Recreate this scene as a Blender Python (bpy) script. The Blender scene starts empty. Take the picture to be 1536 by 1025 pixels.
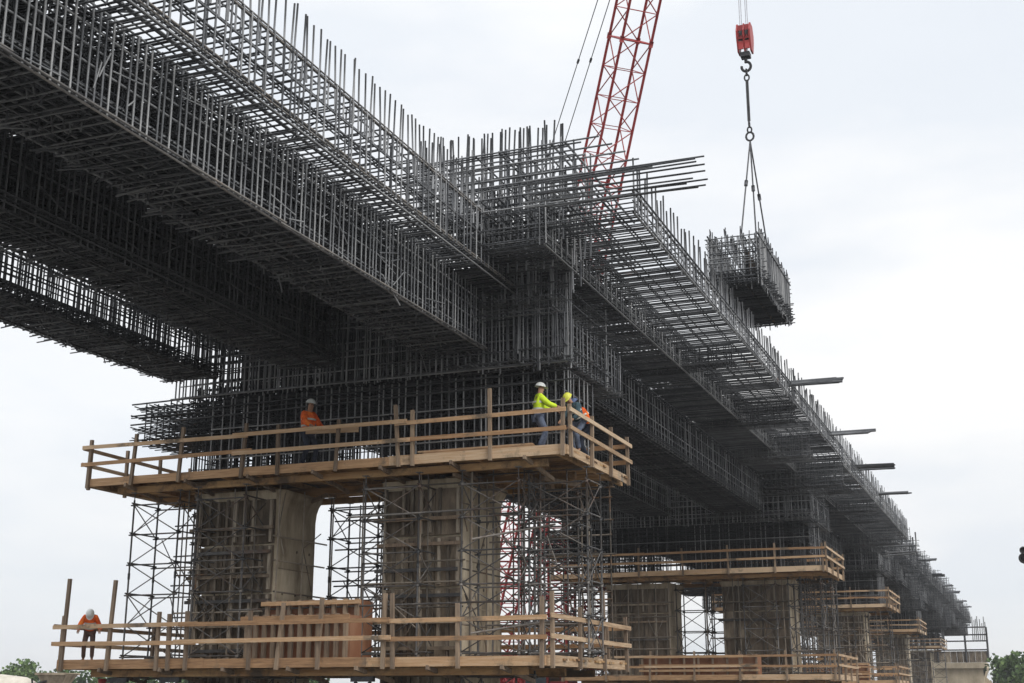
import bpy, math, random
import numpy as np
from mathutils import Vector, Matrix
random.seed(7)
rng = np.random.default_rng(7)
S = bpy.context.scene
COL = S.collection
R = math.radians

# ------------------------------------------------------------------ camera
AZ, PITCH = 21.57, 15.26
cam = bpy.data.cameras.new("camera")
cam.lens = 1933 / 1536 * 36
cam.sensor_width = 36
cam.clip_start = 0.1
cam.clip_end = 6000
co = bpy.data.objects.new("camera", cam)
COL.objects.link(co)
co.location = (0, 0, 1.7)
co.rotation_euler = (R(90 + PITCH), 0, R(AZ))
S.camera = co

# ------------------------------------------------------------------ sky
w = bpy.data.worlds.new("World")
S.world = w
w.use_nodes = True
N, L = w.node_tree.nodes, w.node_tree.links
N.clear()
out = N.new("ShaderNodeOutputWorld")
sky = N.new("ShaderNodeTexSky")
sky.sky_type = 'NISHITA'
sky.sun_disc = False
sky.sun_elevation = R(40)
sky.sun_rotation = R(118)
bg1 = N.new("ShaderNodeBackground")
bg1.inputs[1].default_value = 0.15
L.new(sky.outputs[0], bg1.inputs[0])
tc = N.new("ShaderNodeTexCoord")
sep = N.new("ShaderNodeSeparateXYZ")
L.new(tc.outputs['Generated'], sep.inputs[0])
mp = N.new("ShaderNodeMapping")
mp.inputs['Scale'].default_value = (1, 1, 3.2)
L.new(tc.outputs['Generated'], mp.inputs[0])
n1 = N.new("ShaderNodeTexNoise")
n1.inputs['Scale'].default_value = 2.4
n1.inputs['Detail'].default_value = 6
n1.inputs['Roughness'].default_value = 0.5
L.new(mp.outputs[0], n1.inputs['Vector'])
cr = N.new("ShaderNodeValToRGB")
cr.color_ramp.elements[0].position = 0.40
cr.color_ramp.elements[0].color = (0.80, 0.838, 0.885, 1)
cr.color_ramp.elements[1].position = 0.56
cr.color_ramp.elements[1].color = (0.95, 0.952, 0.955, 1)
L.new(n1.outputs[0], cr.inputs[0])
gr = N.new("ShaderNodeMapRange")          # an overcast sky is brightest overhead
gr.inputs[1].default_value = 0.0
gr.inputs[2].default_value = 0.45
gr.inputs[3].default_value = 0.97
gr.inputs[4].default_value = 1.05
L.new(sep.outputs[2], gr.inputs[0])
gr2 = N.new("ShaderNodeMapRange")
gr2.inputs[1].default_value = 0.55
gr2.inputs[2].default_value = 1.0
gr2.inputs[3].default_value = 0.0
gr2.inputs[4].default_value = 1.1
L.new(sep.outputs[2], gr2.inputs[0])
ad = N.new("ShaderNodeMath")
ad.operation = 'ADD'
L.new(gr.outputs[0], ad.inputs[0])
L.new(gr2.outputs[0], ad.inputs[1])
bg2 = N.new("ShaderNodeBackground")
L.new(cr.outputs[0], bg2.inputs[0])
L.new(ad.outputs[0], bg2.inputs[1])
n2 = N.new("ShaderNodeTexNoise")
n2.inputs['Scale'].default_value = 1.1
n2.inputs['Detail'].default_value = 4
L.new(mp.outputs[0], n2.inputs['Vector'])
mr = N.new("ShaderNodeMapRange")
mr.inputs[1].default_value = 0.35
mr.inputs[2].default_value = 0.6
mr.inputs[3].default_value = 0.88
mr.inputs[4].default_value = 1.0
L.new(n2.outputs[0], mr.inputs[0])
mx = N.new("ShaderNodeMixShader")
L.new(mr.outputs[0], mx.inputs[0])
L.new(bg1.outputs[0], mx.inputs[1])
L.new(bg2.outputs[0], mx.inputs[2])
L.new(mx.outputs[0], out.inputs[0])

# ------------------------------------------------------------------ soft sun through the cloud
sd = bpy.data.lights.new("sun", 'SUN')
sd.energy = 1.6
sd.angle = R(25)
sd.color = (1, 0.96, 0.9)
so = bpy.data.objects.new("sun", sd)
COL.objects.link(so)
so.rotation_euler = (R(50), 0, R(62))     # light arrives from the right and a little behind the camera

S.view_settings.view_transform = 'Standard'
S.view_settings.look = 'None'
S.view_settings.exposure = 0.12
S.view_settings.gamma = 1.0
S.cycles.max_bounces = 6
S.cycles.diffuse_bounces = 3

# ------------------------------------------------------------------ materials
def ramp(nt, stops):
    c = nt.nodes.new("ShaderNodeValToRGB")
    e = c.color_ramp.elements
    while len(e) < len(stops):
        e.new(0.5)
    for k, (p, col) in enumerate(stops):
        e[k].position = p
        e[k].color = (*col, 1)
    return c

def material(name, stops, scale=3.0, detail=6, stretch=(1, 1, 1), rough=0.8, metal=0.0, island=0.0, bump=0.0, bscale=20, rust=None, rust_at=(0.6, 0.7), spec=0.3):
    m = bpy.data.materials.new(name)
    m.use_nodes = True
    nt = m.node_tree
    b = nt.nodes['Principled BSDF']
    b.inputs['Roughness'].default_value = rough
    b.inputs['Metallic'].default_value = metal
    b.inputs['Specular IOR Level'].default_value = spec
    t = nt.nodes.new("ShaderNodeTexCoord")
    mpn = nt.nodes.new("ShaderNodeMapping")
    mpn.inputs['Scale'].default_value = stretch
    nt.links.new(t.outputs['Object'], mpn.inputs[0])
    n = nt.nodes.new("ShaderNodeTexNoise")
    n.inputs['Scale'].default_value = scale
    n.inputs['Detail'].default_value = detail
    n.inputs['Roughness'].default_value = 0.65
    nt.links.new(mpn.outputs[0], n.inputs['Vector'])
    fac = n.outputs[0]
    if island:
        g = nt.nodes.new("ShaderNodeNewGeometry")
        a = nt.nodes.new("ShaderNodeMapRange")
        a.inputs[3].default_value = -island
        a.inputs[4].default_value = island
        nt.links.new(g.outputs['Random Per Island'], a.inputs[0])
        s = nt.nodes.new("ShaderNodeMath")
        s.operation = 'ADD'
        nt.links.new(fac, s.inputs[0])
        nt.links.new(a.outputs[0], s.inputs[1])
        oi = nt.nodes.new("ShaderNodeObjectInfo")
        a2 = nt.nodes.new("ShaderNodeMapRange")
        a2.inputs[3].default_value = -island * .6
        a2.inputs[4].default_value = island * .6
        nt.links.new(oi.outputs['Random'], a2.inputs[0])
        s2 = nt.nodes.new("ShaderNodeMath")
        s2.operation = 'ADD'
        nt.links.new(s.outputs[0], s2.inputs[0])
        nt.links.new(a2.outputs[0], s2.inputs[1])
        fac = s2.outputs[0]
    c = ramp(nt, stops)
    nt.links.new(fac, c.inputs[0])
    colour = c.outputs[0]
    if rust:
        n3 = nt.nodes.new("ShaderNodeTexNoise")
        n3.inputs['Scale'].default_value = 0.55
        n3.inputs['Detail'].default_value = 9
        n3.inputs['Roughness'].default_value = 0.75
        nt.links.new(t.outputs['Object'], n3.inputs['Vector'])
        r3 = ramp(nt, [(rust_at[0], (0, 0, 0)), (rust_at[1], (1, 1, 1))])
        nt.links.new(n3.outputs[0], r3.inputs[0])
        mxn = nt.nodes.new("ShaderNodeMixRGB")
        mxn.inputs[2].default_value = (*rust, 1)
        nt.links.new(r3.outputs[0], mxn.inputs[0])
        nt.links.new(colour, mxn.inputs[1])
        colour = mxn.outputs[0]
    nt.links.new(colour, b.inputs['Base Color'])
    if bump:
        nb = nt.nodes.new("ShaderNodeTexNoise")
        nb.inputs['Scale'].default_value = bscale
        nb.inputs['Detail'].default_value = 5
        nt.links.new(mpn.outputs[0], nb.inputs['Vector'])
        bn = nt.nodes.new("ShaderNodeBump")
        bn.inputs['Strength'].default_value = bump
        bn.inputs['Distance'].default_value = 0.03
        nt.links.new(nb.outputs[0], bn.inputs['Height'])
        nt.links.new(bn.outputs[0], b.inputs['Normal'])
    return m

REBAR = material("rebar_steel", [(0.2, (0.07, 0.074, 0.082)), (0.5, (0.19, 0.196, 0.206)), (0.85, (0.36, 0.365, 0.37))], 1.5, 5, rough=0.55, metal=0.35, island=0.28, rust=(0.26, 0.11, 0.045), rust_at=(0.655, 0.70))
REBARD = material("shade_toned_rebar_steel", [(0.2, (0.022, 0.024, 0.028)), (0.5, (0.045, 0.048, 0.054)), (0.85, (0.09, 0.094, 0.10))], 1.5, 5, rough=0.65, metal=0.3, island=0.28, rust=(0.085, 0.05, 0.032), rust_at=(0.64, 0.70))  # rebar with the shade of cage interiors and undersides put into its colour
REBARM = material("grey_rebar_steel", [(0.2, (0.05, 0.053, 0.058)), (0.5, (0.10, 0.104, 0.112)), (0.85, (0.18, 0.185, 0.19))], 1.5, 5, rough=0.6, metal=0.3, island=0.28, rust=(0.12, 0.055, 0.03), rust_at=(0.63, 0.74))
CORNER = material("rust_streaked_corner_steel", [(0.25, (0.10, 0.098, 0.10)), (0.5, (0.21, 0.20, 0.19)), (0.8, (0.34, 0.30, 0.26))], 0.8, 9, rough=0.7, metal=0.1, island=0.15, rust=(0.30, 0.14, 0.06), rust_at=(0.60, 0.68))
RUSTB = material("fresh_rust", [(0.3, (0.08, 0.05, 0.035)), (0.6, (0.16, 0.09, 0.055)), (0.85, (0.28, 0.14, 0.07))], 1.5, 6, rough=0.85, island=0.25)
RUSTY = material("rusty_rebar", [(0.3, (0.03, 0.031, 0.034)), (0.6, (0.065, 0.062, 0.06)), (0.8, (0.14, 0.11, 0.09)), (0.97, (0.25, 0.15, 0.09))], 0.9, 5, rough=0.75, metal=0.1, island=0.3)
SCAFT = material("dusty_tan_tube", [(0.2, (0.08, 0.072, 0.062)), (0.55, (0.20, 0.175, 0.145)), (0.9, (0.38, 0.33, 0.27))], 2.0, 6, rough=0.7, metal=0.1, island=0.35, rust=(0.22, 0.12, 0.06), rust_at=(0.54, 0.66))
SCAF = material("galvanised_tube", [(0.2, (0.04, 0.043, 0.048)), (0.6, (0.105, 0.102, 0.10)), (0.9, (0.24, 0.22, 0.20))], 2.0, 5, rough=0.6, metal=0.2, island=0.3, rust=(0.13, 0.075, 0.045), rust_at=(0.52, 0.68))
WOOD = material("sawn_timber", [(0.08, (0.15, 0.10, 0.065)), (0.34, (0.37, 0.215, 0.115)), (0.6, (0.56, 0.35, 0.195)), (0.92, (0.70, 0.52, 0.35))], 2.6, 12, (0.6, 3, 9), 0.85, island=0.36, bump=0.5, rust=(0.19, 0.15, 0.11), rust_at=(0.545, 0.66))
WOODY = material("sawn_timber_crosswise", [(0.15, (0.14, 0.085, 0.05)), (0.45, (0.42, 0.29, 0.18)), (0.65, (0.56, 0.42, 0.28)), (0.9, (0.66, 0.55, 0.41))], 2.0, 12, (3, 0.5, 9), 0.85, island=0.3, bump=0.5, rust=(0.24, 0.20, 0.16), rust_at=(0.54, 0.64))
POSTW = material("weathered_timber", [(0.15, (0.09, 0.065, 0.045)), (0.45, (0.20, 0.15, 0.11)), (0.7, (0.32, 0.24, 0.17)), (0.95, (0.46, 0.34, 0.23))], 2.0, 8, (6, 6, 0.5), 0.85, island=0.25, bump=0.3)
DECKW = material("deck_plank", [(0.2, (0.10, 0.055, 0.028)), (0.5, (0.34, 0.195, 0.09)), (0.8, (0.52, 0.34, 0.17))], 1.3, 12, (0.4, 4, 4), 0.85, island=0.3, bump=0.4, rust=(0.10, 0.075, 0.055), rust_at=(0.5, 0.62))
PLY = material("form_plywood", [(0.25, (0.07, 0.03, 0.018)), (0.5, (0.21, 0.085, 0.042)), (0.8, (0.30, 0.16, 0.095))], 1.1, 8, (1, 1, 0.5), 0.75, island=0.15, bump=0.2)
STUD = material("grey_form_timber", [(0.2, (0.10, 0.084, 0.066)), (0.5, (0.26, 0.22, 0.175)), (0.8, (0.42, 0.365, 0.29))], 2.5, 9, (5, 5, 0.7), 0.85, island=0.3, bump=0.3)
FORM = material("stained_form_panel", [(0.25, (0.08, 0.062, 0.045)), (0.5, (0.22, 0.175, 0.13)), (0.75, (0.42, 0.35, 0.26))], 1.4, 8, (2, 2, 0.6), 0.85, island=0.18, bump=0.3)
CONC = material("raw_concrete", [(0.34, (0.18, 0.145, 0.10)), (0.5, (0.44, 0.37, 0.27)), (0.68, (0.64, 0.56, 0.43))], 1.3, 14, (1, 1, 0.3), 0.9, bump=0.4, bscale=6)
CONCP = material("pale_concrete", [(0.3, (0.34, 0.28, 0.20)), (0.55, (0.52, 0.45, 0.34)), (0.8, (0.64, 0.57, 0.46))], 0.5, 10, (1, 1, 0.5), 0.9, bump=0.3, bscale=4)
RED = material("red_crane_paint", [(0.2, (0.22, 0.025, 0.024)), (0.6, (0.38, 0.045, 0.045)), (0.9, (0.46, 0.10, 0.095))], 1.2, 6, rough=0.45, island=0.12)
CABLE = material("wire_rope", [(0.3, (0.04, 0.04, 0.045)), (0.7, (0.12, 0.12, 0.13))], 8, 3, rough=0.5, metal=0.5)
CABLEP = material("bright_wire_rope", [(0.3, (0.35, 0.36, 0.39)), (0.7, (0.52, 0.53, 0.57))], 8, 3, rough=0.4, metal=0.2)
IRON = material("dark_iron", [(0.3, (0.03, 0.03, 0.032)), (0.7, (0.08, 0.08, 0.085))], 6, 3, rough=0.5, metal=0.4)
BLACK = material("black_rubber", [(0.3, (0.012, 0.012, 0.013)), (0.7, (0.03, 0.03, 0.032))], 6, 3, rough=0.6)
DIRT = material("site_dirt", [(0.25, (0.10, 0.096, 0.09)), (0.5, (0.155, 0.15, 0.14)), (0.8, (0.24, 0.23, 0.215))], 0.12, 12, rough=0.95, bump=0.6, bscale=2)
LEAF = material("tree_leaf", [(0.2, (0.035, 0.07, 0.018)), (0.5, (0.08, 0.14, 0.04)), (0.85, (0.15, 0.22, 0.07))], 0.5, 3, rough=0.7, island=0.3)
BARK = material("tree_bark", [(0.3, (0.05, 0.038, 0.028)), (0.7, (0.12, 0.095, 0.07))], 4, 6, (1, 1, 0.2), 0.95, bump=0.5)
SKIN = material("skin_tone", [(0.3, (0.33, 0.18, 0.11)), (0.7, (0.42, 0.24, 0.16))], 3, 3, rough=0.6)
HIVO = material("orange_work_cloth", [(0.35, (0.55, 0.07, 0.012)), (0.5, (0.85, 0.14, 0.02)), (0.68, (1.0, 0.26, 0.04))], 6, 4, rough=0.8)
HIVY = material("lime_work_cloth", [(0.3, (0.52, 0.72, 0.02)), (0.7, (0.75, 0.95, 0.06))], 6, 4, rough=0.8)
TEAL = material("dark_teal_cloth", [(0.3, (0.03, 0.06, 0.075)), (0.7, (0.06, 0.10, 0.12))], 6, 4, rough=0.85)
REFL = material("silver_reflective_tape", [(0.3, (0.5, 0.5, 0.45)), (0.7, (0.65, 0.65, 0.6))], 6, 4, rough=0.4)
JEANS = material("denim_cloth", [(0.3, (0.07, 0.09, 0.14)), (0.7, (0.17, 0.20, 0.27))], 8, 4, rough=0.9)
NAVY = material("navy_cloth", [(0.3, (0.02, 0.025, 0.04)), (0.7, (0.05, 0.06, 0.09))], 8, 4, rough=0.9)
BROWNC = material("brown_cloth", [(0.3, (0.08, 0.05, 0.04)), (0.7, (0.17, 0.115, 0.09))], 8, 4, rough=0.9)
HWHITE = material("white_helmet_shell", [(0.3, (0.62, 0.64, 0.62)), (0.7, (0.78, 0.8, 0.78))], 3, 2, rough=0.3)
HYEL = material("yellow_helmet_shell", [(0.3, (0.6, 0.62, 0.06)), (0.7, (0.8, 0.8, 0.12))], 3, 2, rough=0.3)
HBLUE = material("blue_helmet_shell", [(0.3, (0.10, 0.14, 0.28)), (0.7, (0.18, 0.24, 0.42))], 3, 2, rough=0.3)
CREAM = material("dusty_white_paint", [(0.3, (0.42, 0.38, 0.31)), (0.7, (0.66, 0.62, 0.54))], 1.2, 8, rough=0.5)
GLASS = material("dark_window_glass", [(0.3, (0.02, 0.025, 0.03)), (0.7, (0.04, 0.05, 0.06))], 1, 2, rough=0.08)
SHEET = material("pale_plastic_sheet", [(0.3, (0.42, 0.40, 0.37)), (0.7, (0.62, 0.6, 0.56))], 2, 5, rough=0.6)

# ------------------------------------------------------------------ mesh helpers
class G:
    """collects bars, beams and loose faces; build() links them as ONE mesh object"""
    def __init__(s):
        s.v, s.f, s.n = [], [], 0
        s.smooth = []
    def add(s, verts, faces, smooth=False):
        s.v.append(np.asarray(verts, float).reshape(-1, 3))
        for q in faces:
            s.f.append(np.asarray(q, int).reshape(-1) + s.n)
            s.smooth.append(smooth)
        s.n += len(s.v[-1])
        return s
    def bars(s, P, Q, r=0.024, sides=5, caps=False, r2=None):
        P = np.asarray(P, float).reshape(-1, 3)
        Q = np.asarray(Q, float).reshape(-1, 3)
        if not len(P):
            return s
        d = Q - P
        ln = np.linalg.norm(d, axis=1, keepdims=True)
        ok = ln[:, 0] > 1e-5
        P, Q, d, ln = P[ok], Q[ok], d[ok], ln[ok]
        d = d / ln
        ref = np.where(np.abs(d[:, 2:3]) > 0.8, np.array([[1., 0, 0]]), np.array([[0, 0, 1.]]))
        a = np.cross(d, ref)
        a /= np.linalg.norm(a, axis=1, keepdims=True)
        b = np.cross(d, a)
        rr = np.broadcast_to(np.asarray(r, float).reshape(-1, 1), (len(P), 1)) if np.ndim(r) else np.full((len(P), 1), r)
        rq = rr if r2 is None else np.full((len(P), 1), r2)
        ring = []
        for base, ra in ((P, rr), (Q, rq)):
            for k in range(sides):
                t = 2 * math.pi * (k + 0.5) / sides
                ring.append(base + ra * (a * math.cos(t) + b * math.sin(t)))
        V = np.stack(ring, 1).reshape(-1, 3)
        m = len(P)
        base = (np.arange(m) * 2 * sides)[:, None, None] + s.n
        k = np.arange(sides)
        quad = np.stack([k, (k + 1) % sides, (k + 1) % sides + sides, k + sides], 1)[None]
        s.f.append((base + quad).reshape(-1, 4))
        s.smooth.append(True)
        if caps:
            for off, rev in ((0, 1), (sides, -1)):
                cap = (np.arange(sides)[::rev] + off)[None]
                s.f.append((base[:, :, 0] + cap))
                s.smooth.append(False)
        s.v.append(V)
        s.n += len(V)
        return s
    def beam(s, p, q, w_, h_, up=(0, 0, 1)):
        p, q = Vector(p), Vector(q)
        d = (q - p).normalized()
        u = Vector(up)
        if abs(d.dot(u)) > 0.97:
            u = Vector((0, 1, 0))
        sx = d.cross(u).normalized() * w_ / 2
        sz = sx.normalized().cross(d).normalized() * h_ / 2
        vs = [e + i * sx + j * sz for e in (p, q) for (i, j) in ((-1, -1), (1, -1), (1, 1), (-1, 1))]
        return s.add([tuple(x) for x in vs], [(3, 2, 1, 0), (4, 5, 6, 7), (0, 1, 5, 4), (1, 2, 6, 5), (2, 3, 7, 6), (3, 0, 4, 7)])
    def box(s, x0, x1, y0, y1, z0, z1):
        return s.add([(x0, y0, z0), (x1, y0, z0), (x1, y1, z0), (x0, y1, z0), (x0, y0, z1), (x1, y0, z1), (x1, y1, z1), (x0, y1, z1)],
                     [(3, 2, 1, 0), (4, 5, 6, 7), (0, 1, 5, 4), (1, 2, 6, 5), (2, 3, 7, 6), (3, 0, 4, 7)])
    def lathe(s, prof, n=20, c=(0, 0, 0), axis='z', sx=1, sy=1):
        V, F = [], []
        for (r_, z_) in prof:
            for k in range(n):
                t = 2 * math.pi * k / n
                V.append((r_ * math.cos(t) * sx, r_ * math.sin(t) * sy, z_))
        for i in range(len(prof) - 1):
            for k in range(n):
                F.append((i * n + k, i * n + (k + 1) % n, (i + 1) * n + (k + 1) % n, (i + 1) * n + k))
        V = np.array(V)
        if axis == 'x':
            V = V[:, [2, 0, 1]]
        if axis == 'y':
            V = V[:, [1, 2, 0]]
        return s.add(V + np.array(c), F, True)
    def tube(s, pts, r, sides=8):
        for a, b in zip(pts[:-1], pts[1:]):
            s.bars([a], [b], r, sides, True)
        return s
    def build(s, name, mat, parent=None, origin=None, label=None, kind=None):
        V = np.concatenate(s.v) if s.v else np.zeros((0, 3))
        if origin is not None:
            V = V - np.asarray(origin, float)
        me = bpy.data.meshes.new(name)
        me.vertices.add(len(V))
        me.vertices.foreach_set("co", V.astype(np.float32).ravel())
        loops, starts, totals, sm = [], [], [], []
        pos = 0
        for f, k in zip(s.f, s.smooth):
            f = np.atleast_2d(f)
            n_, c = f.shape
            loops.append(f.ravel())
            starts.append(pos + np.arange(n_) * c)
            totals.append(np.full(n_, c))
            sm.append(np.full(n_, k))
            pos += n_ * c
        loops = np.concatenate(loops)
        starts = np.concatenate(starts)
        sm = np.concatenate(sm)
        me.loops.add(len(loops))
        me.loops.foreach_set("vertex_index", loops.astype(np.int32))
        me.polygons.add(len(starts))
        me.polygons.foreach_set("loop_start", starts.astype(np.int32))
        me.polygons.foreach_set("use_smooth", sm.astype(bool))
        me.update(calc_edges=True)
        me.materials.append(mat)
        o = bpy.data.objects.new(name, me)
        COL.objects.link(o)
        if parent:
            o.parent = parent
        if origin is not None:
            o.location = origin
        if label:
            o['label'] = label
        if kind:
            o['kind'] = kind
        return o

def tag(o, label, cat, group=None, kind=None):
    o['label'] = label
    o['category'] = cat
    if group:
        o['group'] = group
    if kind:
        o['kind'] = kind
    return o

def thing(name, label, cat, loc=(0, 0, 0), rz=0, group=None):
    o = bpy.data.objects.new(name, None)
    COL.objects.link(o)
    o.location = loc
    o.rotation_euler = (0, 0, rz)
    o.empty_display_size = 0.3
    return tag(o, label, cat, group)

def copy_tree(o, parent=None):
    c = o.copy()
    COL.objects.link(c)
    if parent:
        c.parent = parent
    for ch in list(o.children):
        copy_tree(ch, c)
    return c

def rows(a0, a1, sp, jit=0.12):
    n = max(2, int(round((a1 - a0) / sp)) + 1)
    t = np.linspace(a0, a1, n)
    return t + rng.uniform(-jit, jit, n) * sp

def mesh_plane(g, axis, c, a0, a1, b0, b1, sa, sb, r=0.024, sides=4, over=0.08, jit=0.18, skip=0.0):
    """a mat of crossed bars in the plane axis=c; for axis z: a=x, b=y; axis x: a=y, b=z; axis y: a=x, b=z"""
    def P(a, b, off):
        cc = np.full_like(a, c) + off
        return {'z': np.stack([a, b, cc], 1), 'x': np.stack([cc, a, b], 1), 'y': np.stack([a, cc, b], 1)}[axis]
    ra = r if np.ndim(r) == 0 else r[0]
    if sa:
        A = rows(a0, a1, sa, jit)
        if skip:
            A = A[rng.random(len(A)) > skip]
        k = len(A)
        wob = rng.normal(0, 0.010, (2, k))
        g.bars(P(A + wob[0], b0 - over * rng.uniform(0.1, 1, k), ra), P(A + wob[1], b1 + over * rng.uniform(0.1, 1, k), ra), r, sides)
    if sb:
        B = rows(b0, b1, sb, jit)
        if skip:
            B = B[rng.random(len(B)) > skip]
        k = len(B)
        wob = rng.normal(0, 0.010, (2, k))
        g.bars(P(a0 - over * rng.uniform(0.1, 1, k), B + wob[0], -ra), P(a1 + over * rng.uniform(0.1, 1, k), B + wob[1], -ra), r, sides)
    return g

# ------------------------------------------------------------------ ground
g = G()
g.add([(-2590, -2590, 0), (2590, -2590, 0), (2590, 2590, 0), (-2590, 2590, 0)], [(0, 1, 2, 3)])
o = g.build("ground", DIRT)
o['kind'] = 'structure'

# ------------------------------------------------------------------ rebar cages of the girders
ZB, ZS, ZT = 11.64, 13.4, 14.9
ORD = ["first", "second", "third", "fourth", "fifth", "sixth"]

def girder(x0, x1, y0, y1, label, sp=0.22, rust=True, far=False, open_=False, mat=None):
    t = thing("girder_cage", label, "rebar cage", ((x0 + x1) / 2, y0, ZB), 0, "girder cages running along the bridge")
    org = t.location[:]
    sides = 4 if far else 5
    def put(gg, nm, m):
        o_ = gg.build(nm, m, None, org)
        o_.parent = t
        o_.location = (0, 0, 0)
    for xx, inward in ((x1, -1), (x0, 1)):
        gg = G()
        mesh_plane(gg, 'x', xx, y0, y1, ZB, ZS + (.1 if not open_ else .2), sp * (1.7 if far else 1), 0.45 if far else 0.4, 0.024, sides, 0.05, 0.25)
        if not far:
            # bottom corner bars, lapped in lengths
            gc = G()
            y = y0
            while y < y1:
                L_ = rng.uniform(3, 6)
                e = min(y + L_, y1)
                gc.bars([(xx + 0.02, y, ZB - 0.03 + rng.normal(0, .012)), (xx - inward * 0.10, y, ZB - 0.02 + rng.normal(0, .012))],
                        [(xx + 0.02, e, ZB - 0.03 + rng.normal(0, .012)), (xx - inward * 0.09, e, ZB + 0.04 + rng.normal(0, .02))], 0.026, 6)
                y += L_ * .93
            if mat is None and inward < 0 and not open_:
                put(gc, "corner_mesh", CORNER)
            # odd bars tied askew
            k = int((y1 - y0) * 1.2)
            yy = rng.uniform(y0, y1 - .5, k)
            zz = rng.uniform(ZB + .1, ZS - .3, k)
            gg.bars(np.stack([np.full(k, xx - inward * .03), yy, zz], 1), np.stack([np.full(k, xx - inward * .03), yy + rng.uniform(.1, 1.3, k), zz + rng.normal(0, .3, k)], 1), .018, 4)
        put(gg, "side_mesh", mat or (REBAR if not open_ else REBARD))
        gg = G()
        for q in ((.42, .6) if not open_ else (.25,)):
            mesh_plane(gg, 'x', xx + inward * q, y0, y1, ZB + .05, ZS, sp * (1.2 + q * .3), 0.4, 0.021, 4, 0.03, 0.35)
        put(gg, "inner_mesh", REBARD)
    gg = G()
    mesh_plane(gg, 'z', ZB, x0, x1, y0, y1, 0.36, 0.3 * (sp / 0.22), 0.022, 4, 0.08 if not open_ else .3, 0.35)
    if not far:
        # ragged bar ends and uneven hangers along the left lower edge
        k = int((y1 - y0) * 9)
        yy = rng.uniform(y0, y1, k)
        zz = ZB + rng.uniform(-.1, .5, k)
        gg.bars(np.stack([x0 - rng.uniform(.05, .55, k), yy, zz], 1), np.stack([x0 + rng.uniform(.2, .9, k), yy + rng.normal(0, .12, k), zz + rng.normal(0, .05, k)], 1), .02, 4)
        yy = rng.uniform(y0, y1, k)
        zz = ZB - rng.uniform(.0, .16, k)
        xa = rng.uniform(x0 - .1, x1 - .3, k)
        gg.bars(np.stack([xa, yy, zz], 1), np.stack([xa + rng.normal(0, .12, k), yy + rng.normal(0, .12, k), zz + rng.uniform(.3, .8, k)], 1), .019, 4)
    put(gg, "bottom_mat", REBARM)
    gg = G()
    for z, k in ((ZB + 0.09, 1.5), (ZB + 0.18, 1.3), (ZB + 0.3, 1.3)):
        mesh_plane(gg, 'z', z, x0, x1, y0, y1, 0.2 * k, 0.17 * k * (sp / 0.22), 0.022, 4, 0.05 if not open_ else .22, 0.3)
    k = int((y1 - y0) * (18 if not far else 4))
    yy = rng.uniform(y0, y1, k)
    xa = rng.uniform(x0, x1 - .6, k)
    gg.bars(np.stack([xa, yy, np.full(k, ZB - .03) + rng.uniform(-.03, .1, k)], 1), np.stack([np.minimum(xa + rng.uniform(.5, 1.6, k), x1), yy + rng.normal(0, .5, k), np.full(k, ZB) + rng.uniform(-.05, .25, k)], 1), 0.02, 4)
    put(gg, "upper_bottom_mat", RUSTY if rust else REBARD)
    gg = G()
    n = int((y1 - y0) * ((30 if not far else 12) if not open_ else 3))
    Y = rng.uniform(y0, y1, n)
    Z = rng.uniform(ZB + 0.35, ZS, n)
    X = rng.uniform(x0 + .3, x1 - .3, n)
    q = rng.random(n)
    dx = np.where(q < .5, (x1 - x0) / 2 - .1, rng.normal(0, .25, n))
    dz = np.where(q < .5, rng.normal(0, .1, n), 0.8)
    dy = rng.normal(0, 0.15, n)
    Xc = np.where(q < .5, (x0 + x1) / 2, X)
    gg.bars(np.stack([Xc - dx, Y - dy, Z - dz * .5], 1), np.stack([Xc + dx, Y + dy, np.minimum(Z + dz * .5, ZS + .1)], 1), 0.02, 4)
    if not open_:
        for z in np.arange(ZB + 0.6, ZS, 0.4):
            mesh_plane(gg, 'z', z, x0 + 0.2, x1 - 0.2, y0, y1, 0.4, 0.4, 0.02, 4, 0, 0.4)
        for xx in (x0 * .7 + x1 * .3, x0 * .35 + x1 * .65):
            mesh_plane(gg, 'x', xx, y0, y1, ZB + .1, ZS, .26, .5, 0.022, 4, 0, .4)
    if not open_:
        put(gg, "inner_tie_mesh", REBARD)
    return t

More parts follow.
